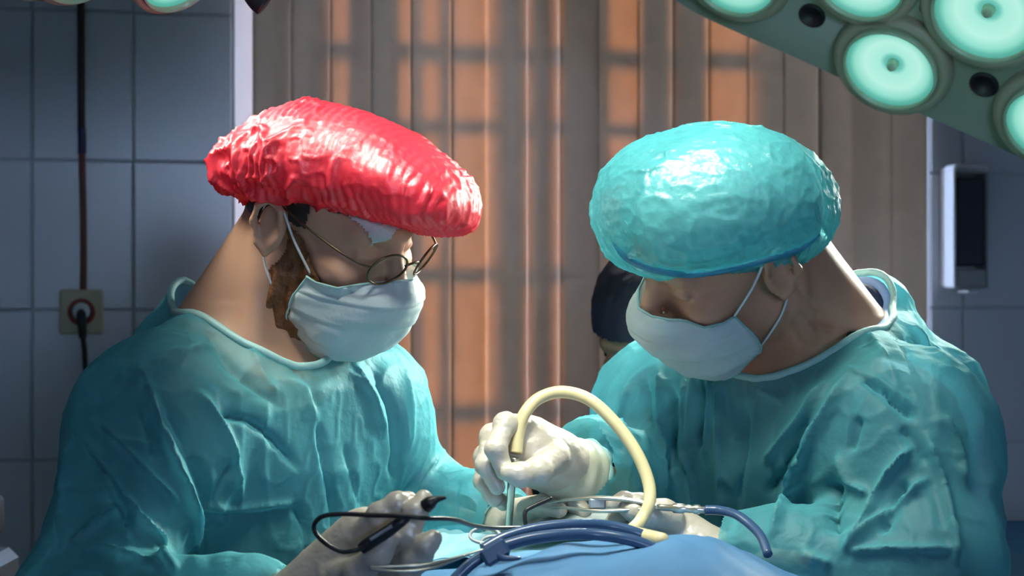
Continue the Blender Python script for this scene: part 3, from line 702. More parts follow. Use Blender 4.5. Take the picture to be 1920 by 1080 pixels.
def mask_patch(name, Pn, H, mt, prof, side, pleat=.0022, dent=None, nS=40, nT=48, lift=.004):
    """pleated paper mask: profile down the middle (F,U) and the two side edges (F,S,U)"""
    prof = np.array(prof, float); side = np.array(side, float); v = []
    tt = np.linspace(0, 1, nT+1); pc = np.stack([np.interp(tt, np.linspace(0, 1, len(prof)), prof[:, i]) for i in (0, 1)], 1); ps = np.stack([np.interp(tt, np.linspace(0, 1, len(side)), side[:, i]) for i in (0, 1, 2)], 1)
    for k in range(3): pc[1:-1] = .25*pc[:-2]+.5*pc[1:-1]+.25*pc[2:]; ps[1:-1] = .25*ps[:-2]+.5*ps[1:-1]+.25*ps[2:]
    for layer in (0, 1):
        for i in range(nT+1):
            for j in range(nS+1):
                s_ = j/nS*2-1; a = abs(s_)*math.pi/2; w = math.cos(a)**(.75+1.0*(1-tt[i])**3); x = math.sin(a)**.9
                F_ = ps[i, 0]+(pc[i, 0]-ps[i, 0])*w; S_ = math.copysign(ps[i, 1]*x, s_); U_ = pc[i, 1]*w+ps[i, 2]*(1-w)
                pl_ = ((tt[i]*4.0) % 1)*pleat*(1-.4*abs(s_)) if .12 < tt[i] < .8 else 0
                cr = .0016*mnoise.noise(Vector((s_*5+3, tt[i]*7, 1.5)))*2 + (.003*abs(mnoise.noise(Vector((s_*2.2, tt[i]*2.6, 7)))) if 1 else 0)
                d_ = unit(V(math.cos(a), math.copysign(math.sin(a), s_), .0)); q = V(F_, S_, U_)+d_*(pl_+cr-layer*.0012)
                if dent is not None: q = q+d_*dent(s_, tt[i])
                v.append(H.p(*q))
    hf = Field(H.o-.16, H.o+.16, .0035); put_head(hf, H, .0); v = np.array(v); e = .004       # lie on the face, never inside it
    for _ in range(4):
        d_ = hf.sample(v); gr = np.stack([hf.sample(v+V(*q))-hf.sample(v-V(*q)) for q in ((e,0,0),(0,e,0),(0,0,e))], -1); gr /= np.linalg.norm(gr, axis=1, keepdims=True)+1e-6; v = v+gr*np.clip(lift-d_, 0, .02)[:, None]
    f = []; nn = (nS+1)*(nT+1)
    for layer in (0, 1):
        for i in range(nT):
            for j in range(nS):
                a = layer*nn+i*(nS+1)+j; q = (a, a+nS+1, a+nS+2, a+1); f.append(q if layer == 0 else q[::-1])
    rim = [i*(nS+1) for i in range(nT+1)]+[nT*(nS+1)+j for j in range(1, nS+1)]+[i*(nS+1)+nS for i in range(nT-1, -1, -1)]+[j for j in range(nS-1, 0, -1)]
    for i in range(len(rim)): a, b = rim[i], rim[(i+1) % len(rim)]; f.append((b, a, a+nn, b+nn))
    o = pyd(name, v, f, mt, Pn)
    t = MB(); t.tube([v[q] for q in rim[::3]], .0014, 6, True, 1); t.build('mask_binding', M['band'] if mt is M['mask'] else mt, o)
    return o, ps
MPROF = [(.122, -.010), (.136, -.022), (.142, -.036), (.137, -.055), (.128, -.078), (.117, -.103), (.102, -.124), (.082, -.134)]
MSIDE = [(.050, .070, -.028), (.046, .072, -.040), (.040, .073, -.055), (.036, .072, -.070), (.034, .068, -.085), (.035, .062, -.098), (.040, .054, -.110), (.046, .045, -.120)]
def ear_loops(Pn, H, ps):
    for s_ in (-1, 1):
        t = MB(); a, b = ps[0], ps[-3]
        t.tube([H.p(a[0], s_*a[1], a[2]), H.p(.025, s_*.083, .004), H.p(.004, s_*.088, .030), H.p(-.016, s_*.089, .036), H.p(-.024, s_*.084, .006), H.p(-.014, s_*.082, -.026), H.p(.008, s_*.078, -.060), H.p(b[0], s_*b[1], b[2])], .0014, 6)
        t.build('ear_loop', M['elastic'], Pn)

def glove(Pn, palm, fingers, name='glove', h=.0019, k=.012, mt=None):
    pts = [q for c in palm for q in (c[0], c[1])]+[q for ch, _ in fingers for q in ch]; lo, hi = bounds(*pts, m=.05)
    fd = Field(lo, hi, h)
    for a, b, r1, r2 in palm: fd.cone(a, b, r1, r2, .022)
    for ch, rs in fingers:
        g = Field(np.min(ch, 0)-.035, np.max(ch, 0)+.035, h); g.lo = fd.lo+np.round((g.lo-fd.lo)/h)*h; g.ax = [(g.lo[i]+h*np.arange(g.n[i])).astype(np.float32) for i in range(3)]
        for i in range(len(ch)-1): g.cone(ch[i], ch[i+1], rs[i], rs[i+1], .004)
        for i in range(1, len(ch)-1): g.ell(ch[i], V(1,1,1)*rs[i]*1.08, None, .004)   # knuckles
        o0 = np.round((g.lo-fd.lo)/h).astype(int); a0 = np.maximum(o0, 0); a1 = np.minimum(o0+g.n, fd.n); s1 = tuple(slice(a0[i], a1[i]) for i in range(3)); s2 = tuple(slice(a0[i]-o0[i], a1[i]-o0[i]) for i in range(3))
        d = g.v[s2]; a = fd.v[s1]
        t_ = np.clip(np.linalg.norm(np.stack(np.broadcast_arrays(*[x for x in fd._g(s1)]), -1)-ch[0], axis=-1)/.03, 0, 1); kk = .010*(1-t_)+.0015
        q = np.maximum(kk-np.abs(a-d), 0)/kk; fd.v[s1] = np.minimum(a, d)-q*q*kk*.25
    v, f = fd.mesh(); v = relax(v, f, 1, .4); n = vnormals(v, f)
    w = vnoise(v, 90)*.5+vnoise(v*V(1,1,2.2), 200)*.35; v = v+n*(w*.0009)[:, None]; return npmesh(name, v, f, mt or M['glove'], Pn)

def cap_mesh(fd, disp): v, f = fd.mesh(); v = relax(v, f, 2, .5); n = vnormals(v, f); return v+n*disp(v, n)[:, None], f

# ------------------------------------------------ left surgeon: red cap, glasses, beard
HL = Head((-.2068, 2.0234, 1.4945), turn([[.829, -.299, -.473], [.423, .889, .179], [.367, -.348, .863]], -10))
th_ = math.radians(39); rL = V(-math.cos(th_), -math.sin(th_), 0); fL = V(math.sin(th_), -math.cos(th_), 0)
BL = dict(r=rL, f=fL, f3=fL, shR=P(298, 805, 1.94), shL=P(652, 770, 2.16), neck=P(462, 605, 2.06), elR=P(150, 1165, 1.79), wrR=P(545, 1140, 1.71), elL=P(762, 950, 2.24), wrL=P(960, 985, 2.06), nb=V(-.03, .01, -.01))
def lean(zs, top, bot): return [np.interp(z, [zs[0], zs[-1]], [bot[0], top[0]]) for z in zs], [np.interp(z, [zs[0], zs[-1]], [bot[1], top[1]]) for z in zs]
zs = [.40, .80, .98, 1.10, 1.22, 1.31, 1.36]
cx, cy = lean(zs, (-.285, 2.06), (-.42, 2.14))
BL['loft'] = (zs, cx, cy, [.22, .18, .162, .155, .155, .135, .07], [.19, .15, .13, .118, .118, .10, .055])
BL['hip'] = V(-.385, 2.13, .95); BL['r3'] = rL; BL['f3h'] = fL
BL['nc'] = P(475, 598, 2.04); BL['ne1'] = (P(622, 672, 1.95)-P(338, 540, 2.12))/2; BL['nc'] = (P(622, 672, 1.95)+P(338, 540, 2.12))/2
e2 = unit(np.cross(V(0,0,1), BL['ne1'])); BL['ne2'] = e2*.078; BL['nup'] = V(0, 0, 1)
BL['gextra'] = [(P(352, 556, 2.12), P(300, 645, 2.08), .018, .030, .04)]
pL = thing('person', 'surgeon at left in a red cap, round glasses and aqua gown, looking down', 'person', 'surgeons at the table', (-.385, 2.13, 0))
def adopt(p):
    inv = Matrix.Translation(-p.location)
    for c in list(p.children): c.matrix_parent_inverse = inv
linesL = [([(285,717),(318,664),(399,646)], 9, .004), ([(220,685),(269,713),(306,811),(346,905),(363,966),(366,1060)], 13, .011), ([(300,740),(345,830),(385,930),(392,1060)], 14, -.009),
    ([(151,807),(228,929),(293,1019),(334,1076)], 11, .012), ([(175,783),(232,840),(285,901),(334,946)], 10, .008), ([(139,823),(122,925),(110,1031)], 10, .007), ([(163,1023),(244,1047),(306,1068)], 9, .008),
    ([(228,942),(175,986),(122,1031)], 9, .006), ([(224,827),(306,836)], 8, .004), ([(190,850),(215,930),(250,990)], 18, -.010), ([(260,760),(290,860)], 14, -.007),
    ([(367,730),(407,783),(436,844),(452,942)], 9, .009), ([(407,775),(469,788),(513,823),(558,876)], 8, -.009), ([(595,790),(611,868),(628,966),(632,1040)], 7, -.010), ([(645,830),(665,900),(680,960)], 9, -.005),
    ([(375,958),(481,950),(550,942)], 7, .006), ([(375,972),(480,968),(545,955)], 8, -.007), ([(550,942),(575,1000),(580,1070)], 9, -.006), ([(700,690),(735,760),(745,850),(735,900)], 10, -.010), ([(760,700),(770,760),(768,840)], 8, .006),
    ([(660,680),(700,740),(725,820)], 10, .006), ([(380,610),(430,690),(520,760)], 10, -.006), ([(340,600),(360,640),(330,700)], 9, -.004), ([(470,640),(490,700),(520,740)], 10, .005), ([(820,850),(800,900),(770,950)], 9, .006), ([(860,900),(840,950)], 8, -.005),
    ([(540,680),(585,720),(600,770)], 9, -.004), ([(250,640),(310,630),(370,640)], 8, .004), ([(440,860),(420,900),(400,960)], 9, -.007)]
linesL = [(l, w, h*(1.6 if np.mean([q[0] for q in l]) < 340 else 1.15)) for l, w, h in linesL]
gownL = make_gown(pL, BL, linesL)
make_shirt(pL, BL, M['scrub'], gownL)
bodyL = make_body('body', pL, HL, BL, M['skinA'], None, gownL)
make_legs(pL, BL)
head_layer('hair', pL, HL, .004, lambda q: ((q[:, 0] < -.018) & (q[:, 2] > -.035-.3*(q[:,0]+.02)) & (q[:, 2] < .085) | ((q[:, 2] > .05) & (q[:, 2] < .085)) | ((q[:, 0] < .03) & (q[:, 2] > .015) & (q[:, 2] < .08) & (q[:, 0] > -.03))) , M['hairdark'], .003)
jaw = lambda q: (q[:, 2] < .012-.9*np.clip(q[:, 0]-.018, 0, .05)) & (q[:, 2] > -.135+.25*np.clip(.03-q[:, 0], 0, 1)) & (q[:, 0] > .006-.30*np.clip(-.02-q[:, 2], 0, .07)) & (np.abs(q[:, 1]) > .012)
head_layer('beard', pL, HL, .0045, jaw, M['beard'], .005, .0026, 170, False, BL)
for s_ in (-1, 1):
    t = MB(); t.tube([HL.p(.095, s_*.012, .032), HL.p(.091, s_*.030, .038), HL.p(.078, s_*.052, .032)], [.0020, .0030, .0012], 8); t.build('eyebrow', M['hairdark'], pL)
# red bouffant cap
AXL = np.array([unit(P(870, 412, 1.96)-P(430, 338, 2.06)), V(0,0,0), V(0,0,0)]); AXL[1] = unit(np.cross(V(0,0,1), AXL[0])); AXL[2] = np.cross(AXL[0], AXL[1])
def capL():
    c = HL.p(0, 0, .06); fd = Field(c-.21, c+.21, .0024)
    fd.ell(P(610, 308, 2.0), (.105, .112, .069), AXL, .03); fd.ell(P(745, 340, 1.97), (.082, .10, .048), np.array([unit(AXL[0]-.25*AXL[2]), AXL[1], unit(AXL[2]+.25*AXL[0])]), .035)
    fd.ell(P(492, 326, 2.03), (.045, .085, .036), AXL, .03); fd.ell(P(815, 388, 1.96), (.036, .075, .026), np.array([unit(AXL[0]-.3*AXL[2]), AXL[1], unit(AXL[2]+.3*AXL[0])]), .04)
    # flat underside
    a, b = P(425, 376, 2.03), P(840, 446, 1.96); nn = unit(np.cross(unit(b-a), AXL[1])); nn = nn if nn[2] < 0 else -nn; c0 = (a+b)/2+nn*.0
    fd.put(lambda X, Y, Z: -((X-c0[0])*nn[0]+(Y-c0[1])*nn[1]+(Z-c0[2])*nn[2]), c-.2, c+.2, .020, 's')
    def disp(v, n):
        q = (v-P(640, 320, 2.0)) @ AXL.T
        ph = q[:, 0]+.004*vnoise(v, 28)+.0028*vnoise(v, 95); pleat = np.abs(np.sin(math.pi*ph/.0095)); amp = np.clip(.35+.9*vnoise(v, 22), .15, 1.1)
        back = np.clip((.06-q[:, 0])/.08, 0, 1); cr = np.clip(1-2.4*np.abs(vnoise(v*V(1.2, 1.2, .8), 30)), 0, 1); c2 = np.clip(1-2.2*np.abs(vnoise(v+3, 75)), 0, 1); edge = np.clip((-.035-q[:, 2])/.03, 0, 1)
        return (.0052*pleat*amp*(1-.25*back) + (.25+.75*back)*(.0085*cr**2 + .0036*c2**2)*(1-.65*np.clip((q[:, 2]-.01)/.04, 0, 1)) - .003*back + .005*vnoise(v, 13) - .0035*edge*np.abs(np.sin(60*q[:, 0]/.05)))
    v, f = cap_mesh(fd, disp); npmesh('bouffant_cap', v, f, M['capred'], pL)
capL()
# white gauze strip under the cap on the forehead
fd = Field(HL.o-.16, HL.o+.18, .003); put_head(fd, HL, .005, False, True); v, f = fd.mesh(); q = HL.loc(v)
keep = (q[:, 0] > .03) & (np.abs(q[:, 1]) < .072) & (q[:, 2] < .12) & ((q[:, 2] > .050+.004*np.sin(q[:, 1]*90)) | ((q[:, 2] > .020) & (np.abs(q[:, 1]+.036) < .026*np.clip(q[:, 2]-.020, 0, 1)/.032)))
v, f = drop(v, f, ~keep); npmesh('gauze_band', v, f, M['gauze'], pL)
dentL = lambda s_, t: .003*abs(math.sin(7*s_+5*t))*math.exp(-((t-.65)/.25)**2) -.009*math.exp(-((s_+.30)/.25)**2-((t-.55)/.16)**2) + .004*math.exp(-((s_+.55)/.07)**2)*math.exp(-((t-.6)/.3)**2) + .003*math.exp(-((t-.42)/.05)**2)*math.exp(-((s_+.2)/.4)**2)
mk, ps = mask_patch('surgical_mask', pL, HL, M['mask'], MPROF, MSIDE, .003, dentL, lift=.009); ear_loops(pL, HL, ps)
# right hand of the left surgeon around the pencil
Q = P
gl = glove(pL, [(Q(535, 1140, 1.71), Q(690, 1028, 1.67), .029, .032), (Q(570, 1140, 1.70), Q(722, 1062, 1.67), .029, .027), (Q(620, 1075, 1.69), Q(680, 1000, 1.66), .025, .020)],
  [([Q(676, 1002, 1.645), Q(712, 966, 1.62), Q(745, 945, 1.62), Q(765, 938, 1.63)], [.0125, .0110, .0100, .0085]),
   ([Q(716, 1030, 1.640), Q(764, 1000, 1.61), Q(779, 960, 1.61), Q(794, 936, 1.62)], [.0130, .0115, .0100, .0085]),
   ([Q(730, 1052, 1.645), Q(776, 1046, 1.61), Q(800, 1022, 1.60), Q(812, 1010, 1.60)], [.0125, .0108, .0092, .0080]),
   ([Q(728, 1078, 1.655), Q(766, 1076, 1.625), Q(788, 1052, 1.61), Q(800, 1040, 1.61)], [.0115, .0095, .0085, .0075]),
   ([Q(630, 1082, 1.655), Q(672, 1072, 1.62), Q(708, 1040, 1.60), Q(728, 1012, 1.595)], [.0160, .0130, .0115, .0095])])
# left hand of the left surgeon in the field
glove(pL, [(Q(950, 982, 2.07), Q(1010, 975, 2.03), .026, .028), (Q(960, 1000, 2.06), Q(1030, 990, 2.02), .024, .024)],
  [([Q(1020, 952, 2.02), Q(1050, 938, 1.99), Q(1078, 945, 1.97), Q(1095, 958, 1.96)], [.0115, .0105, .0095, .0085]),
   ([Q(1025, 965, 2.03), Q(1062, 950, 2.0), Q(1095, 962, 1.98), Q(1108, 978, 1.97)], [.0115, .0105, .0095, .0085]),
   ([Q(1028, 980, 2.04), Q(1066, 970, 2.01), Q(1096, 982, 1.99), Q(1104, 998, 1.98)], [.011, .010, .009, .008]),
   ([Q(1028, 995, 2.04), Q(1058, 992, 2.02), Q(1080, 1000, 2.0)], [.0105, .009, .008]),
   ([Q(990, 955, 2.0), Q(1020, 948, 1.97), Q(1048, 956, 1.95)], [.013, .0115, .009])])
adopt(pL)

# ------------------------------------------------ right surgeon: aqua cap, bent over
HR = Head((.2415, 1.982, 1.4682), [[-.846, -.141, -.514], [.412, -.784, -.464], [-.338, -.604, .722]])
th_ = math.radians(36); rR = V(-math.cos(th_), math.sin(th_), 0); fR = V(-math.sin(th_), -math.cos(th_), 0)
BR = dict(r=rR, f=fR, f3=fR, shL=P(1690, 822, 1.97), shR=P(1262, 782, 2.22), neck=P(1512, 640, 2.10), elL=P(1748, 1062, 1.87), wrL=P(1345, 1045, 1.93), elR=P(1225, 985, 2.15), wrR=P(1072, 878, 1.985), nb=V(.05, .02, -.0), ease=.020)
zs = [.40, .80, .98, 1.10, 1.22, 1.30, 1.345]
cx, cy = lean(zs, (.335, 2.12), (.52, 2.26))
BR['loft'] = (zs, cx, cy, [.23, .20, .19, .185, .19, .17, .09], [.20, .17, .155, .15, .15, .125, .07])
BR['hip'] = V(.48, 2.24, .95); BR['r3'] = rR; BR['f3h'] = fR
a, b = P(1372, 700, 1.98), P(1652, 545, 2.16); BR['nc'] = (a+b)/2; BR['ne1'] = (b-a)/2; e2 = unit(np.cross(V(0,0,1), BR['ne1'])); BR['ne2'] = e2*.086; BR['nup'] = V(0, 0, 1)
BR['extra'] = [(P(1620, 680, 2.14), P(1690, 800, 2.16), .05, .065)]
BR['gextra'] = [(P(1640, 585, 2.17), P(1765, 712, 2.17), .024, .032, .04), (P(1750, 760, 2.17), P(1745, 1000, 2.2), .05, .062, .05), (P(1560, 540, 2.20), P(1650, 560, 2.18), .016, .024, .04), (P(1118, 852, 2.02), P(1210, 920, 2.12), .040, .060, .03)]
pR = thing('person', 'surgeon at right in a sheer aqua cap and mask, bent over the table', 'person', 'surgeons at the table', (.48, 2.24, 0))
linesR = [([(1315,699),(1312,770),(1306,845)], 8, -.014), ([(1300,699),(1297,770),(1293,845)], 6, .006), ([(1330,699),(1328,770),(1322,845)], 6, .006), ([(1238,680),(1240,800),(1238,960)], 9, .007), ([(1286,700),(1284,840),(1290,980)], 8, .008), ([(1345,700),(1350,850),(1361,980)], 9, .007), ([(1262,720),(1262,900)], 8, -.008),
    ([(1597,693),(1522,822),(1479,930),(1442,1010)], 9, .011), ([(1549,715),(1490,801),(1431,870)], 9, .009), ([(1520,760),(1470,880),(1440,930)], 11, -.009), ([(1608,699),(1662,736),(1715,785)], 9, -.013), ([(1590,690),(1650,715),(1720,770)], 7, .006),
    ([(1737,811),(1764,897),(1790,1010),(1796,1060)], 9, .010), ([(1715,833),(1667,887),(1619,983),(1581,1031)], 9, .010), ([(1764,774),(1790,822),(1812,919)], 9, .008), ([(1630,623),(1660,670),(1683,725)], 7, .005),
    ([(1495,855),(1495,900),(1455,970)], 9, .008), ([(1570,850),(1597,908),(1630,930)], 9, .008), ([(1740,897),(1662,962),(1586,1031)], 9, .009), ([(1700,900),(1650,1000)], 14, -.010), ([(1560,900),(1570,1000)], 16, -.014), ([(1610,780),(1590,850)], 12, -.008), ([(1690,800),(1740,870)], 12, -.007),
    ([(1400,760),(1395,860),(1380,960)], 10, -.006), ([(1420,730),(1480,760)], 9, .004), ([(1375,820),(1400,830)], 7, .004), ([(1180,720),(1160,790),(1190,860)], 9, .007), ([(1210,700),(1215,800)], 8, -.007), ([(1090,800),(1130,850),(1150,900)], 9, .006), ([(1120,790),(1170,850)], 8, -.005),
    ([(1590,1035),(1680,1030),(1790,1030)], 8, .008), ([(1500,1035),(1560,1060)], 8, .006), ([(1700,600),(1740,650),(1790,690)], 10, .006), ([(1650,600),(1690,640),(1740,720)], 9, -.005)]
linesR = [(l, w, h*1.4) for l, w, h in linesR]
gownR = make_gown(pR, BR, linesR, noise=.007)
make_shirt(pR, BR, M['scrub'], gownR)
bodyR = make_body('body', pR, HR, BR, M['skinB'], [([(1492,520),(1508,560),(1545,590)], 7, -.0035), ([(1500,580),(1530,612),(1570,622)], 7, -.004), ([(1478,600),(1500,640),(1530,655)], 6, -.0035), ([(1505,545),(1525,590)], 8, .003), ([(1470,575),(1455,640)], 9, .004)], gownR)
make_legs(pR, BR)
# scrub collar showing inside the gown
rim_c = np.mean(BR['rim'], 0); rimb = [q for q in BR['rim'] if (q-BR['nc'])@unit(BR['ne1']) > -.02]
rimb.sort(key=lambda q: math.atan2((q-BR['nc'])@unit(BR['ne2']), (q-BR['nc'])@unit(BR['ne1'])))
t = MB(); t.tube([q+(rim_c-q)*.10-V(0, 0, .004) for q in rimb], .007, 8, False, 2, .6); t.build('scrub_collar', M['scrubblue'], pR)
t = MB(); t.tube([q+(rim_c-q)*.22-V(0, 0, .006) for q in rimb], .010, 8, False, 2, .6); t.build('scrub_collar_lining', M['scrub'], pR)
head_layer('hair', pR, HR, .005, lambda q: ((q[:, 0] < -.020) & (q[:, 2] > -.05) | (q[:, 2] > .055) | ((q[:, 0] < .02) & (q[:, 2] > .03))), M['hairgrey'], .0010)
for s_ in (-1, 1):
    t = MB(); t.tube([HR.p(.094, s_*.012, .030), HR.p(.094, s_*.030, .036), HR.p(.080, s_*.050, .030)], [.003, .0045, .002], 8); t.build('eyebrow', M['hairgrey'], pR)
AXR = np.array([unit(P(1552, 380, 1.98)-P(1132, 400, 1.96)), unit(V(0, .75, .65)), V(0,0,0)]); AXR[1] = unit(AXR[1]-AXR[0]*(AXR[1]@AXR[0])); AXR[2] = np.cross(AXR[0], AXR[1]); AXR[2] *= -1 if AXR[2][2] < 0 else 1
def capR():
    c = P(1340, 375, 1.95); fd = Field(c-.18, c+.18, .0026); az = np.array([unit(V(1, 0, .02)), V(0, 1, 0), V(-.02, 0, 1)])
    fd.ell(P(1340, 374, 1.955), (.120, .125, .082), az, .02); fd.ell(P(1448, 402, 1.97), (.060, .10, .050), az, .04); fd.ell(P(1228, 402, 1.94), (.060, .095, .060), az, .04)
    fd.ell(P(1300, 445, 1.93), (.080, .08, .030), az, .03)
    hd = Field(c-.18, c+.18, .0026); put_head(hd, HR, .002, False, False)
    def disp(v, n):
        q = HR.loc(v); ang = np.arctan2(q[:, 1], q[:, 0]-.01); lowd = np.clip((.085-q[:, 2])/.06, 0, 1)
        gather = np.abs(np.sin(ang*34+1.2*vnoise(v, 9))); c2 = np.abs(vnoise(v*V(1, 1, 1), 42))
        return .0030*gather*(.25+.75*lowd)*np.clip(.6+1.2*vnoise(v, 16), 0, 1.2) + .0022*np.clip(1-2.6*np.abs(vnoise(v, 36)), 0, 1)**2 + .0012*np.clip(1-2.2*np.abs(vnoise(v+2, 85)), 0, 1)**2 + .0025*vnoise(v, 10)
    v, f = cap_mesh(fd, disp); inside = hd.sample(v) < -.004; v, f = drop(v, f, inside)
    o = npmesh('bouffant_cap', v, f, M['capblue'], pR)
    # gathered elastic edge
    L_ = [(1150,452),(1170,478),(1200,496),(1245,509),(1290,514),(1340,509),(1400,496),(1450,482),(1500,466),(1536,440)]; pts_ = []
    for (x, y) in L_:
        q = P(x, y, 1.90); dirv = unit(q-V(0, 0, ZC)); hit = None
        for s_ in np.arange(-.12, .25, .0015):
            if min(fd.sample(q+dirv*s_), 1) < .0005: hit = q+dirv*s_; break
        pts_.append(hit if hit is not None else q+dirv*.06)
    t = MB(); t.tube(pts_, [.003]+[.0075]*(len(pts_)-2)+[.003], 8, False, 5, .55); t.build('elastic_edge', M['capband'], o)
capR()
dentR = lambda s_, t: .003*math.exp(-((t-.35)/.08)**2)-.003*math.exp(-((s_-.35)/.2)**2-((t-.5)/.2)**2)
mk, ps = mask_patch('surgical_mask', pR, HR, M['mask'], MPROF, MSIDE, .0026, dentR); ear_loops(pR, HR, ps)
# right hand gripping the suction tube
glove(pR, [(Q(1085, 880, 1.99), Q(990, 832, 1.945), .027, .031), (Q(1080, 900, 2.0), Q(965, 850, 1.96), .025, .028), (Q(1050, 865, 1.96), Q(1000, 862, 1.935), .024, .020)],
  [([Q(985, 802, 1.93), Q(948, 796, 1.905), Q(930, 842, 1.885), Q(946, 884, 1.885)], [.0135, .0120, .0108, .0095]),
   ([Q(962, 800, 1.95), Q(922, 818, 1.93), Q(912, 872, 1.91), Q(932, 912, 1.905)], [.0135, .0120, .0108, .0092]),
   ([Q(950, 825, 1.97), Q(910, 856, 1.955), Q(908, 902, 1.94), Q(928, 936, 1.93)], [.0130, .0115, .0102, .0088]),
   ([Q(950, 858, 1.985), Q(916, 890, 1.975), Q(922, 926, 1.96), Q(944, 944, 1.95)], [.0120, .0105, .0092, .0080]),
   ([Q(1040, 858, 1.93), Q(1008, 884, 1.895), Q(975, 890, 1.88), Q(955, 886, 1.875)], [.0165, .0140, .0120, .0100])])
fd = Field(P(1060, 885, 1.985)-.07, P(1060, 885, 1.985)+.07, .002); dv = unit(P(1110, 905, 2.02)-P(1035, 868, 1.965))
for s_, r in ((-.018, .034), (0, .039), (.018, .042)): c = P(1066, 884, 1.987)+dv*s_; fd.ell(c, (.018, r, r), np.array([dv, unit(np.cross(dv, V(0,0,1))), unit(np.cross(dv, np.cross(dv, V(0,0,1))))]), .012)
v, f = fd.mesh(); n = vnormals(v, f); v = v+n*(vnoise(v, 60)*.0015)[:, None]; npmesh('glove_cuff', v, f, M['glovecuff'], pR)
# left hand holding the forceps
glove(pR, [(Q(1345, 1045, 1.93), Q(1240, 985, 1.95), .027, .029), (Q(1340, 1060, 1.93), Q(1225, 1005, 1.96), .024, .025)],
  [([Q(1236, 962, 1.94), Q(1200, 945, 1.93), Q(1170, 940, 1.93), Q(1150, 946, 1.93)], [.0120, .0108, .0098, .0088]),
   ([Q(1226, 972, 1.96), Q(1190, 962, 1.955), Q(1160, 968, 1.95), Q(1146, 982, 1.945)], [.0120, .0108, .0098, .0088]),
   ([Q(1220, 985, 1.975), Q(1184, 982, 1.97), Q(1156, 992, 1.96), Q(1146, 1004, 1.955)], [.0115, .0102, .0092, .0082]),
   ([Q(1218, 1000, 1.985), Q(1188, 1002, 1.98), Q(1166, 1010, 1.975)], [.0105, .0092, .0082]),
   ([Q(1258, 972, 1.92), Q(1222, 966, 1.90), Q(1192, 958, 1.90), Q(1174, 952, 1.905)], [.0150, .0128, .0112, .0092])])
adopt(pR)

# ------------------------------------------------ third person behind the right surgeon
HC = Head(P(1240, 640, 2.62), [[-.45, -.80, -.40], [.87, -.49, 0], [-.2, -.35, .92]])
th_ = math.radians(25); rC = V(-math.cos(th_), math.sin(th_), 0); fC = V(-math.sin(th_), -math.cos(th_), 0)
nk = HC.p(-.03, 0, -.15); BC = dict(r=rC, f=fC, f3=fC, neck=nk, shR=nk+rC*.17+V(0,.02,-.08), shL=nk-rC*.17+V(0,.02,-.08), nb=V(.01, .03, 0), ease=.015)
BC['elR'] = BC['shR']+V(-.01, .02, -.28); BC['wrR'] = BC['elR']+fC*.14+V(.05,0,-.10); BC['elL'] = BC['shL']+V(.03, .02, -.28); BC['wrL'] = BC['elL']+fC*.14+V(0,0,-.10)
zs = [.40, .80, .95, 1.05, 1.12, nk[2]-.05]; zs[-2] = nk[2]-.12; zs = sorted(zs)
cx, cy = lean(zs, (nk[0], nk[1]+.03), (nk[0]+.06, nk[1]+.16))
BC['loft'] = (zs, cx, cy, [.20, .18, .17, .165, .15, .09], [.17, .15, .13, .12, .11, .07]); BC['hip'] = V(nk[0]+.05, nk[1]+.12, .90); BC['r3'] = rC; BC['f3h'] = fC
BC['nc'] = nk-V(0,0,.03); BC['ne1'] = fC*.085; BC['ne2'] = rC*.085; BC['nup'] = V(0,0,1)
pC = thing('person', 'assistant in a dark cap mostly hidden behind the right surgeon', 'person', None, tuple(V(BC['hip'][0], BC['hip'][1], 0)))
make_body('body', pC, HC, BC, M['skinC']); make_shirt(pC, BC, M['scrub']); make_legs(pC, BC)
fd = Field(HC.o-.16, HC.o+.19, .004); put_head(fd, HC, .012, False, False); fd.ell(HC.p(-.02, 0, .06), (.105, .088, .085), HC.A, .02)
v, f = fd.mesh(); n = vnormals(v, f); q = HC.loc(v); v = v+n*(.003*np.abs(vnoise(v, 50)))[:, None]; v, f = drop(v, f, ~((q[:, 2] > .045) | (q[:, 0] < -.012) & (q[:, 2] > -.07) | (q[:, 2] > -.02) & (q[:, 0] < .03))); npmesh('surgical_cap', v, f, M['capdark'], pC)
adopt(pC)

# ------------------------------------------------ glasses of the left surgeon
gs = thing('eyeglasses', 'round thin-rimmed glasses worn by the surgeon in the red cap', 'glasses')
GF = unit(V(.97, 0, -.24)); 
def gp(f, s_, u): return HL.p(f, s_, u)
for s_ in (-1, 1):
    c = V(.118, s_*.0335, .008); t = MB(); ringp = []
    for q in np.linspace(0, 2*math.pi, 28, endpoint=False): ringp.append(gp(c[0]-.007*(math.cos(q)*s_)-.005*math.sin(q)*-1, c[1]+.0225*math.cos(q), c[2]+.0205*math.sin(q)))
    t.tube(ringp, .0014, 8, True, 1); t.build('rim', M['wire'], gs)
    t = MB(); t.add(ringp+[np.mean(ringp, 0)+HL.A[0]*.0015], [(i, (i+1) % 28, 28) for i in range(28)]); t.build('lens', M['lens'], gs)
    t = MB(); t.tube([gp(.111, s_*.0558, .012), gp(.103, s_*.067, .0145), gp(.075, s_*.0785, .020), gp(.03, s_*.084, .027), gp(.0, s_*.086, .032), gp(-.02, s_*.086, .022), gp(-.026, s_*.084, .0)], .0014, 8); t.build('temple', M['wire'], gs)
t = MB(); t.tube([gp(.124, -.012, .011), gp(.127, -.005, .015), gp(.127, .005, .015), gp(.124, .012, .011)], .0014, 8); t.build('bridge', M['wire'], gs)

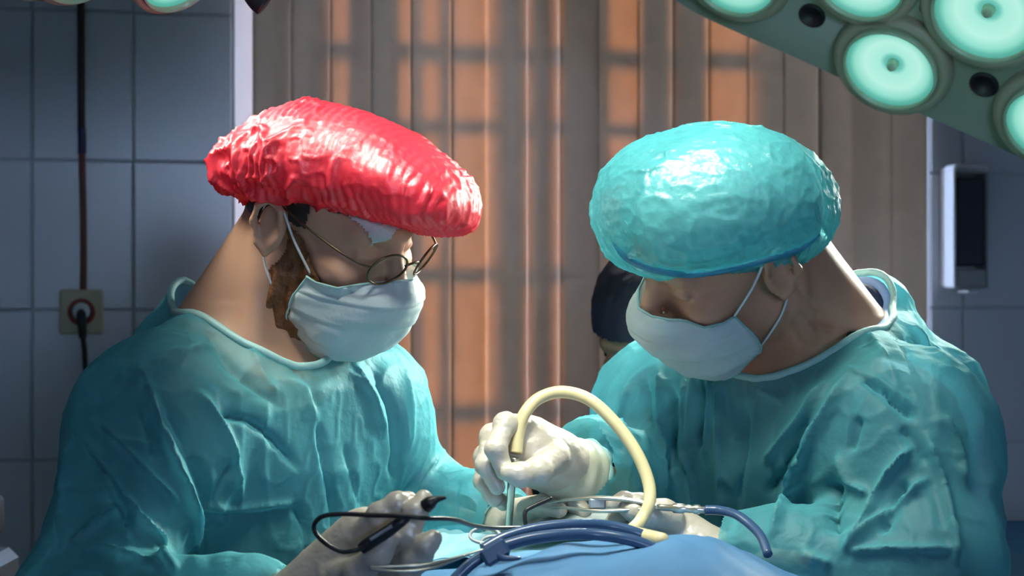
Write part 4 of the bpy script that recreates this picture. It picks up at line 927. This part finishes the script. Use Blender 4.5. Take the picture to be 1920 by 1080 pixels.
# ------------------------------------------------------------------ operating table, drapes
tb = thing('operating_table', 'operating table under the blue drape', 'table', None, (.06, 2.1, 0))
inv = Matrix.Translation(-Vector((.06, 2.1, 0)))
for nm, c, e, m in (('table_top', (.06, 1.83, .90), (.19, .62, .04), 'metalgrey'), ('pillar', (.06, 1.85, .46), (.10, .14, .40), 'metalgrey'), ('base', (.06, 1.85, .045), (.16, .40, .045), 'metalgrey')):
    t = MB(); t.box(c, e, None, .012); o = t.build(nm, M[m], tb, False); o.matrix_parent_inverse = inv
def sheet(name, x0, x1, y0, y1, nx, ny, zf, mt, lab, cat, thick=.002, xf=None):
    v = []; f = []
    for l in (0, 1):
        for i in range(nx+1):
            for j in range(ny+1):
                s_, t_ = i/nx, j/ny; x, y, z = zf(s_, t_); v.append((x, y, z-l*thick))
    K = (nx+1)*(ny+1)
    for l in (0, 1):
        for i in range(nx):
            for j in range(ny): a = l*K+i*(ny+1)+j; q = (a, a+ny+1, a+ny+2, a+1); f.append(q if l == 0 else q[::-1])
    rim = [i*(ny+1) for i in range(nx+1)]+[nx*(ny+1)+j for j in range(1, ny+1)]+[i*(ny+1)+ny for i in range(nx-1, -1, -1)]+[j for j in range(ny-1, 0, -1)]
    for i in range(len(rim)): a, b = rim[i], rim[(i+1) % len(rim)]; f.append((a, b, b+K, a+K))
    return tag(pyd(name, v, f, mt), lab, cat)
nz = lambda x, y, z=0: mnoise.noise(Vector((x, y, z)))
def drape_z(s_, t_):
    # s across the table (with hanging sides), t from the near end to the far end
    a = s_*2-1; y = 1.18+t_*1.30; w = .25
    x = .07 + (a*1.0)*.33; top = 1.135
    prof = np.interp(x, [-.2, -.06, .02, .09, .15, .19, .23, .30], [1.135, 1.150, 1.165, 1.175, 1.186, 1.183, 1.168, 1.135])
    c_ = math.exp(-((y-1.72)/.16)**2); z = 1.118*(1-c_)+prof*c_ - .10*max(0, y-2.15)
    z -= .25*max(0, 1.50-y)
    ex = max(0, abs(x-.07)-.24); z -= ex*7 + 22*max(0, ex)**2*0
    if ex > 0: x = .07+math.copysign(.24+ex*.25, x-.07)
    z += .003*nz(x*9, y*9)+.004*abs(nz(x*22+y*9, y*6, 3))+.003*nz(x*16-y*10, y*3, 9)-.003
    # long diagonal folds of the sheet
    z += .006*math.exp(-(((x-.02)-(y-1.7)*.8)/.02)**2) + .005*math.exp(-(((x+.03)-(y-1.7)*.5)/.018)**2)
    return x, y, z
sheet('surgical_drape', 0, 0, 0, 0, 110, 190, drape_z, M['drape'], 'blue cloth drape spread over the patient at the front', 'drape')
def aqua_z(s_, t_):
    q0 = P(800, 1030, 1.86); q1 = P(1010, 985, 1.90); x = -.135+s_*.23; y = 1.88+t_*.30
    z = 1.148+.030*math.exp(-((x+.10)/.06)**2)*0+.006*nz(x*18, y*14)+.006*abs(nz(x*40-y*20, y*14, 2))-.02*abs(t_-.4)-.02*max(0, .3-s_)
    return x, y, z
sheet('wound_drape', 0, 0, 0, 0, 60, 60, aqua_z, M['drape2'], 'pale aqua sheet around the wound between the hands', 'drape')

# ------------------------------------------------------------------ tubes and instruments
def tubeobj(name, pts, r, mt, lab, cat, n=12, sub=8):
    t = MB(); t.tube(pts, r, n, False, sub); return tag(t.build(name, mt), lab, cat)
st = thing('suction_line', 'cream rubber suction tube arching from the right surgeon\'s hand', 'tube')
t = MB(); t.tube([Q(968, 850, 1.90), Q(972, 812, 1.905), Q(984, 775, 1.91), Q(1012, 746, 1.92), Q(1056, 735, 1.92), Q(1106, 750, 1.91), Q(1155, 795, 1.90), Q(1194, 850, 1.89), Q(1216, 905, 1.88), Q(1217, 945, 1.87), Q(1200, 978, 1.86), Q(1184, 996, 1.82), Q(1200, 1002, 1.76), Q(1242, 1012, 1.70)], .0066, 16, False, 8); t.build('rubber_tube', M['tube'], st)
t = MB(); t.tube([Q(966, 858, 1.90), Q(960, 900, 1.905), Q(957, 945, 1.92), Q(954, 992, 1.94)], [.0045, .0045, .004, .0035], 12); t.build('metal_nozzle', M['steel'], st)
ep = thing('electrosurgical_pencil', 'black pencil instrument with thin black cable in the left surgeon\'s hand', 'instrument')
t = MB(); t.tube([Q(676, 1030, 1.585), Q(690, 1020, 1.585), Q(725, 998, 1.583), Q(752, 978, 1.582), Q(766, 970, 1.584)], [.0050, .0058, .0056, .0050, .0030], 14); t.build('handle', M['black'], ep)
t = MB(); t.tube([Q(694, 1012, 1.578), Q(735, 986, 1.577)], [.0016, .0016], 8); t.build('switch_strip', M['metalgrey'], ep)
t = MB(); t.tube([Q(798, 950, 1.605), Q(808, 942, 1.603), Q(820, 936, 1.602), Q(836, 933, 1.60)], [.0065, .0060, .0030, .0012], 10); t.build('blade_tip', M['black'], ep)
t = MB(); t.tube([Q(682, 1026, 1.58), Q(665, 1032, 1.575), Q(640, 1034, 1.575), Q(612, 1020, 1.575), Q(592, 1000, 1.58), Q(590, 982, 1.58), Q(606, 968, 1.58), Q(640, 964, 1.58), Q(700, 966, 1.578), Q(760, 968, 1.575), Q(800, 972, 1.58), Q(850, 974, 1.62), Q(890, 986, 1.70), Q(930, 990, 1.76), Q(985, 990, 1.80), Q(1010, 996, 1.80)], .0021, 10, False, 8); t.build('cable', M['black'], ep)
pb = tubeobj('angled_probe', [Q(988, 994, 1.86), Q(984, 972, 1.86), Q(985, 960, 1.862), Q(994, 952, 1.864), Q(1034, 934, 1.875)], .0023, M['black'], 'thin black bent rod standing left of the forceps', 'instrument', 10, 6)
tubeobj('breathing_hose', [Q(850, 1090, 1.66), Q(885, 1056, 1.665), Q(930, 1030, 1.67), Q(985, 1012, 1.68), Q(1050, 1003, 1.69), Q(1110, 1002, 1.70), Q(1170, 1010, 1.70), Q(1215, 1024, 1.70), Q(1260, 1050, 1.70)], .0056, M['hose'], 'lower dark blue hose curving over the drape', 'hose', 14)
tubeobj('breathing_hose', [Q(905, 1030, 1.70), Q(950, 1006, 1.71), Q(1010, 990, 1.72), Q(1080, 983, 1.73), Q(1140, 986, 1.74), Q(1190, 998, 1.74), Q(1230, 1016, 1.74), Q(1260, 1040, 1.73)], .0054, M['hose'], 'upper dark blue hose arching behind the lower one', 'hose', 14)
cl = thing('hose_clip', 'dark clip holding the blue hoses together on the drape', 'clip')
t = MB(); t.box(Q(928, 1036, 1.655), (.013, .008, .009), np.array([unit(V(.85, .1, .5)), unit(V(0, 1, -.2)), unit(V(-.5, .1, .85))]), .003); t.build('clip_body', M['hose'], cl, False)
t = MB(); t.tube([Q(935, 1040, 1.65), Q(942, 1046, 1.648), Q(968, 1047, 1.648), Q(976, 1046, 1.65)], [.004, .0035, .002, .001], 8); t.build('clip_tab', M['hose'], cl)
# scissors ring clamp
sc_ = thing('ring_clamp', 'steel clamp with finger rings lying on the aqua sheet', 'instrument')
for (cx_, cy_, rx, rz_, d) in ((909, 1004, 28, 14, 1.80), (928, 1018, 26, 13, 1.79)):
    t = MB(); t.tube([Q(cx_+rx*math.cos(q), cy_+rz_*math.sin(q), d-.01*math.sin(q)) for q in np.linspace(0, 2*math.pi, 20, endpoint=False)], .0017, 8, True, 2); t.build('finger_ring', M['metalgrey'], sc_)
t = MB(); t.tube([Q(936, 1008, 1.80), Q(975, 1000, 1.84), Q(1010, 996, 1.87)], [.002, .0025, .0015], 8); t.build('shank', M['steel'], sc_)
t = MB(); t.tube([Q(952, 1014, 1.79), Q(985, 1003, 1.83), Q(1012, 998, 1.87)], [.002, .0025, .0015], 8); t.build('shank', M['steel'], sc_)
tw_ = thing('tweezers', 'long steel tweezers below the left surgeon\'s gloved hand', 'instrument')
for k_, (dy, dz) in enumerate(((0, 0), (9, .004))):
    t = MB(); t.tube([Q(694, 1064+dy*.3, 1.58), Q(740, 1062+dy, 1.58-dz), Q(800, 1058+dy, 1.585-dz), Q(850, 1047+dy*.4, 1.60), Q(905, 1030, 1.63)], [.0030, .0024, .0026, .0020, .0010], 10, False, 6, .6); t.build('arm', M['steel'], tw_)
# forceps with connector and cable, held by the right surgeon's left hand
fc = thing('forceps', 'steel forceps with connector and dark cable before the right surgeon', 'instrument')
t = MB(); t.tube([Q(1028, 944, 1.93), Q(1060, 938, 1.92), Q(1120, 934, 1.905), Q(1180, 938, 1.895), Q(1236, 950, 1.885)], [.0015, .0028, .0042, .0040, .0030], 10, False, 6, .6); t.build('arm', M['steel'], fc)
t = MB(); t.tube([Q(1034, 950, 1.93), Q(1062, 952, 1.918), Q(1120, 958, 1.90), Q(1180, 956, 1.893), Q(1236, 952, 1.885)], [.0015, .0026, .0036, .0036, .0030], 10, False, 6, .6); t.build('arm', M['steel'], fc)
t = MB(); t.box(Q(1120, 944, 1.905), (.009, .003, .006), None, .002); t.build('spacer', M['metalgrey'], fc, False)
t = MB(); a = Q(1234, 951, 1.885); b = Q(1340, 957, 1.87); ln = np.linalg.norm(b-a); t.lathe(a, b-a, [(.0030, 0), (.0036, ln*.05), (.0036, ln*.25), (.0052, ln*.28), (.0052, ln*.45), (.0040, ln*.48), (.0040, ln*.62), (.0050, ln*.65), (.0050, ln*.72), (.0036, ln*.76), (.0034, ln)], 18); t.build('connector', M['steel'], fc)
t = MB(); t.tube([Q(1322, 956, 1.872), Q(1350, 957, 1.868), Q(1380, 965, 1.85), Q(1408, 985, 1.83), Q(1428, 1008, 1.81), Q(1440, 1040, 1.79)], [.0050, .0050, .0048, .0048, .0048, .0048], 12); t.build('cable', M['hose'], fc)
# folded gauze in the wound
def pad(s_, t_):
    x = P(1030, 0, 1.96)[0]+s_*.10; y = 1.93+t_*.09; return x, y, 1.166+.012*math.sin(math.pi*s_)*math.sin(math.pi*t_)+.004*nz(x*50, y*50)
sheet('gauze_pad', 0, 0, 0, 0, 24, 24, pad, M['gauze'], 'crumpled white gauze lying in the wound', 'gauze', .004)

# ------------------------------------------------------------------ things at the edges of the picture
tr = thing('instrument_trolley', 'trolley under a blue cloth at the lower right edge', 'trolley', None, (1.0, 2.75, 0))
def tcl(s_, t_):
    a, b = s_*2-1, t_*2-1; ex = max(0, abs(a)-.75)*.9; ey = max(0, abs(b)-.7)*.7; x = .98+max(-.75, min(.75, a))*.33+math.copysign(min(ex, .03), a); y = 2.75+max(-.7, min(.7, b))*.36+math.copysign(min(ey, .03), b)
    return x, y, 1.035-max(0, ex-.01)*1.6-max(0, ey-.01)*1.6+.008*nz(x*9, y*9)+.004*nz(x*22, y*20)
o = sheet('cover_cloth', 0, 0, 0, 0, 50, 50, tcl, M['drape'], None, None); o.parent = tr; o.matrix_parent_inverse = Matrix.Translation((-1, -2.75, 0))
for dx in (-.2, .2):
    for dy in (-.2, .2):
        t = MB(); t.tube([(.98+dx, 2.75+dy, .02), (.98+dx, 2.75+dy, .5), (.98+dx, 2.75+dy, 1.0)], .012, 10); o = t.build('leg', M['metalgrey'], tr); o.matrix_parent_inverse = Matrix.Translation((-1, -2.75, 0))
t = MB(); t.box((.98, 2.75, 1.005), (.24, .245, .012), None, .004); o = t.build('shelf', M['metalgrey'], tr, False); o.matrix_parent_inverse = Matrix.Translation((-1, -2.75, 0))
mo = thing('equipment_stand', 'dark device on a stand cut off by the left edge', 'device', None, (-.86, 2.7, 0)); inv = Matrix.Translation((.86, -2.7, 0))
t = MB(); t.box((-.88, 2.7, 1.075), (.105, .08, .035), None, .012); o = t.build('casing', M['black'], mo, False); o.matrix_parent_inverse = inv
t = MB(); t.box((-.86, 2.68, .985), (.108, .10, .04), None, .015); o = t.build('tray', M['whiteplastic'], mo, False); o.matrix_parent_inverse = inv
t = MB(); t.tube([(-.86, 2.7, .95), (-.86, 2.7, .5), (-.86, 2.7, .03)], .02, 12); o = t.build('pole', M['metalgrey'], mo); o.matrix_parent_inverse = inv
t = MB(); t.lathe((-.86, 2.7, 0), (0, 0, 1), [(.2, 0), (.2, .02), (.05, .04)], 24); o = t.build('base', M['metalgrey'], mo); o.matrix_parent_inverse = inv
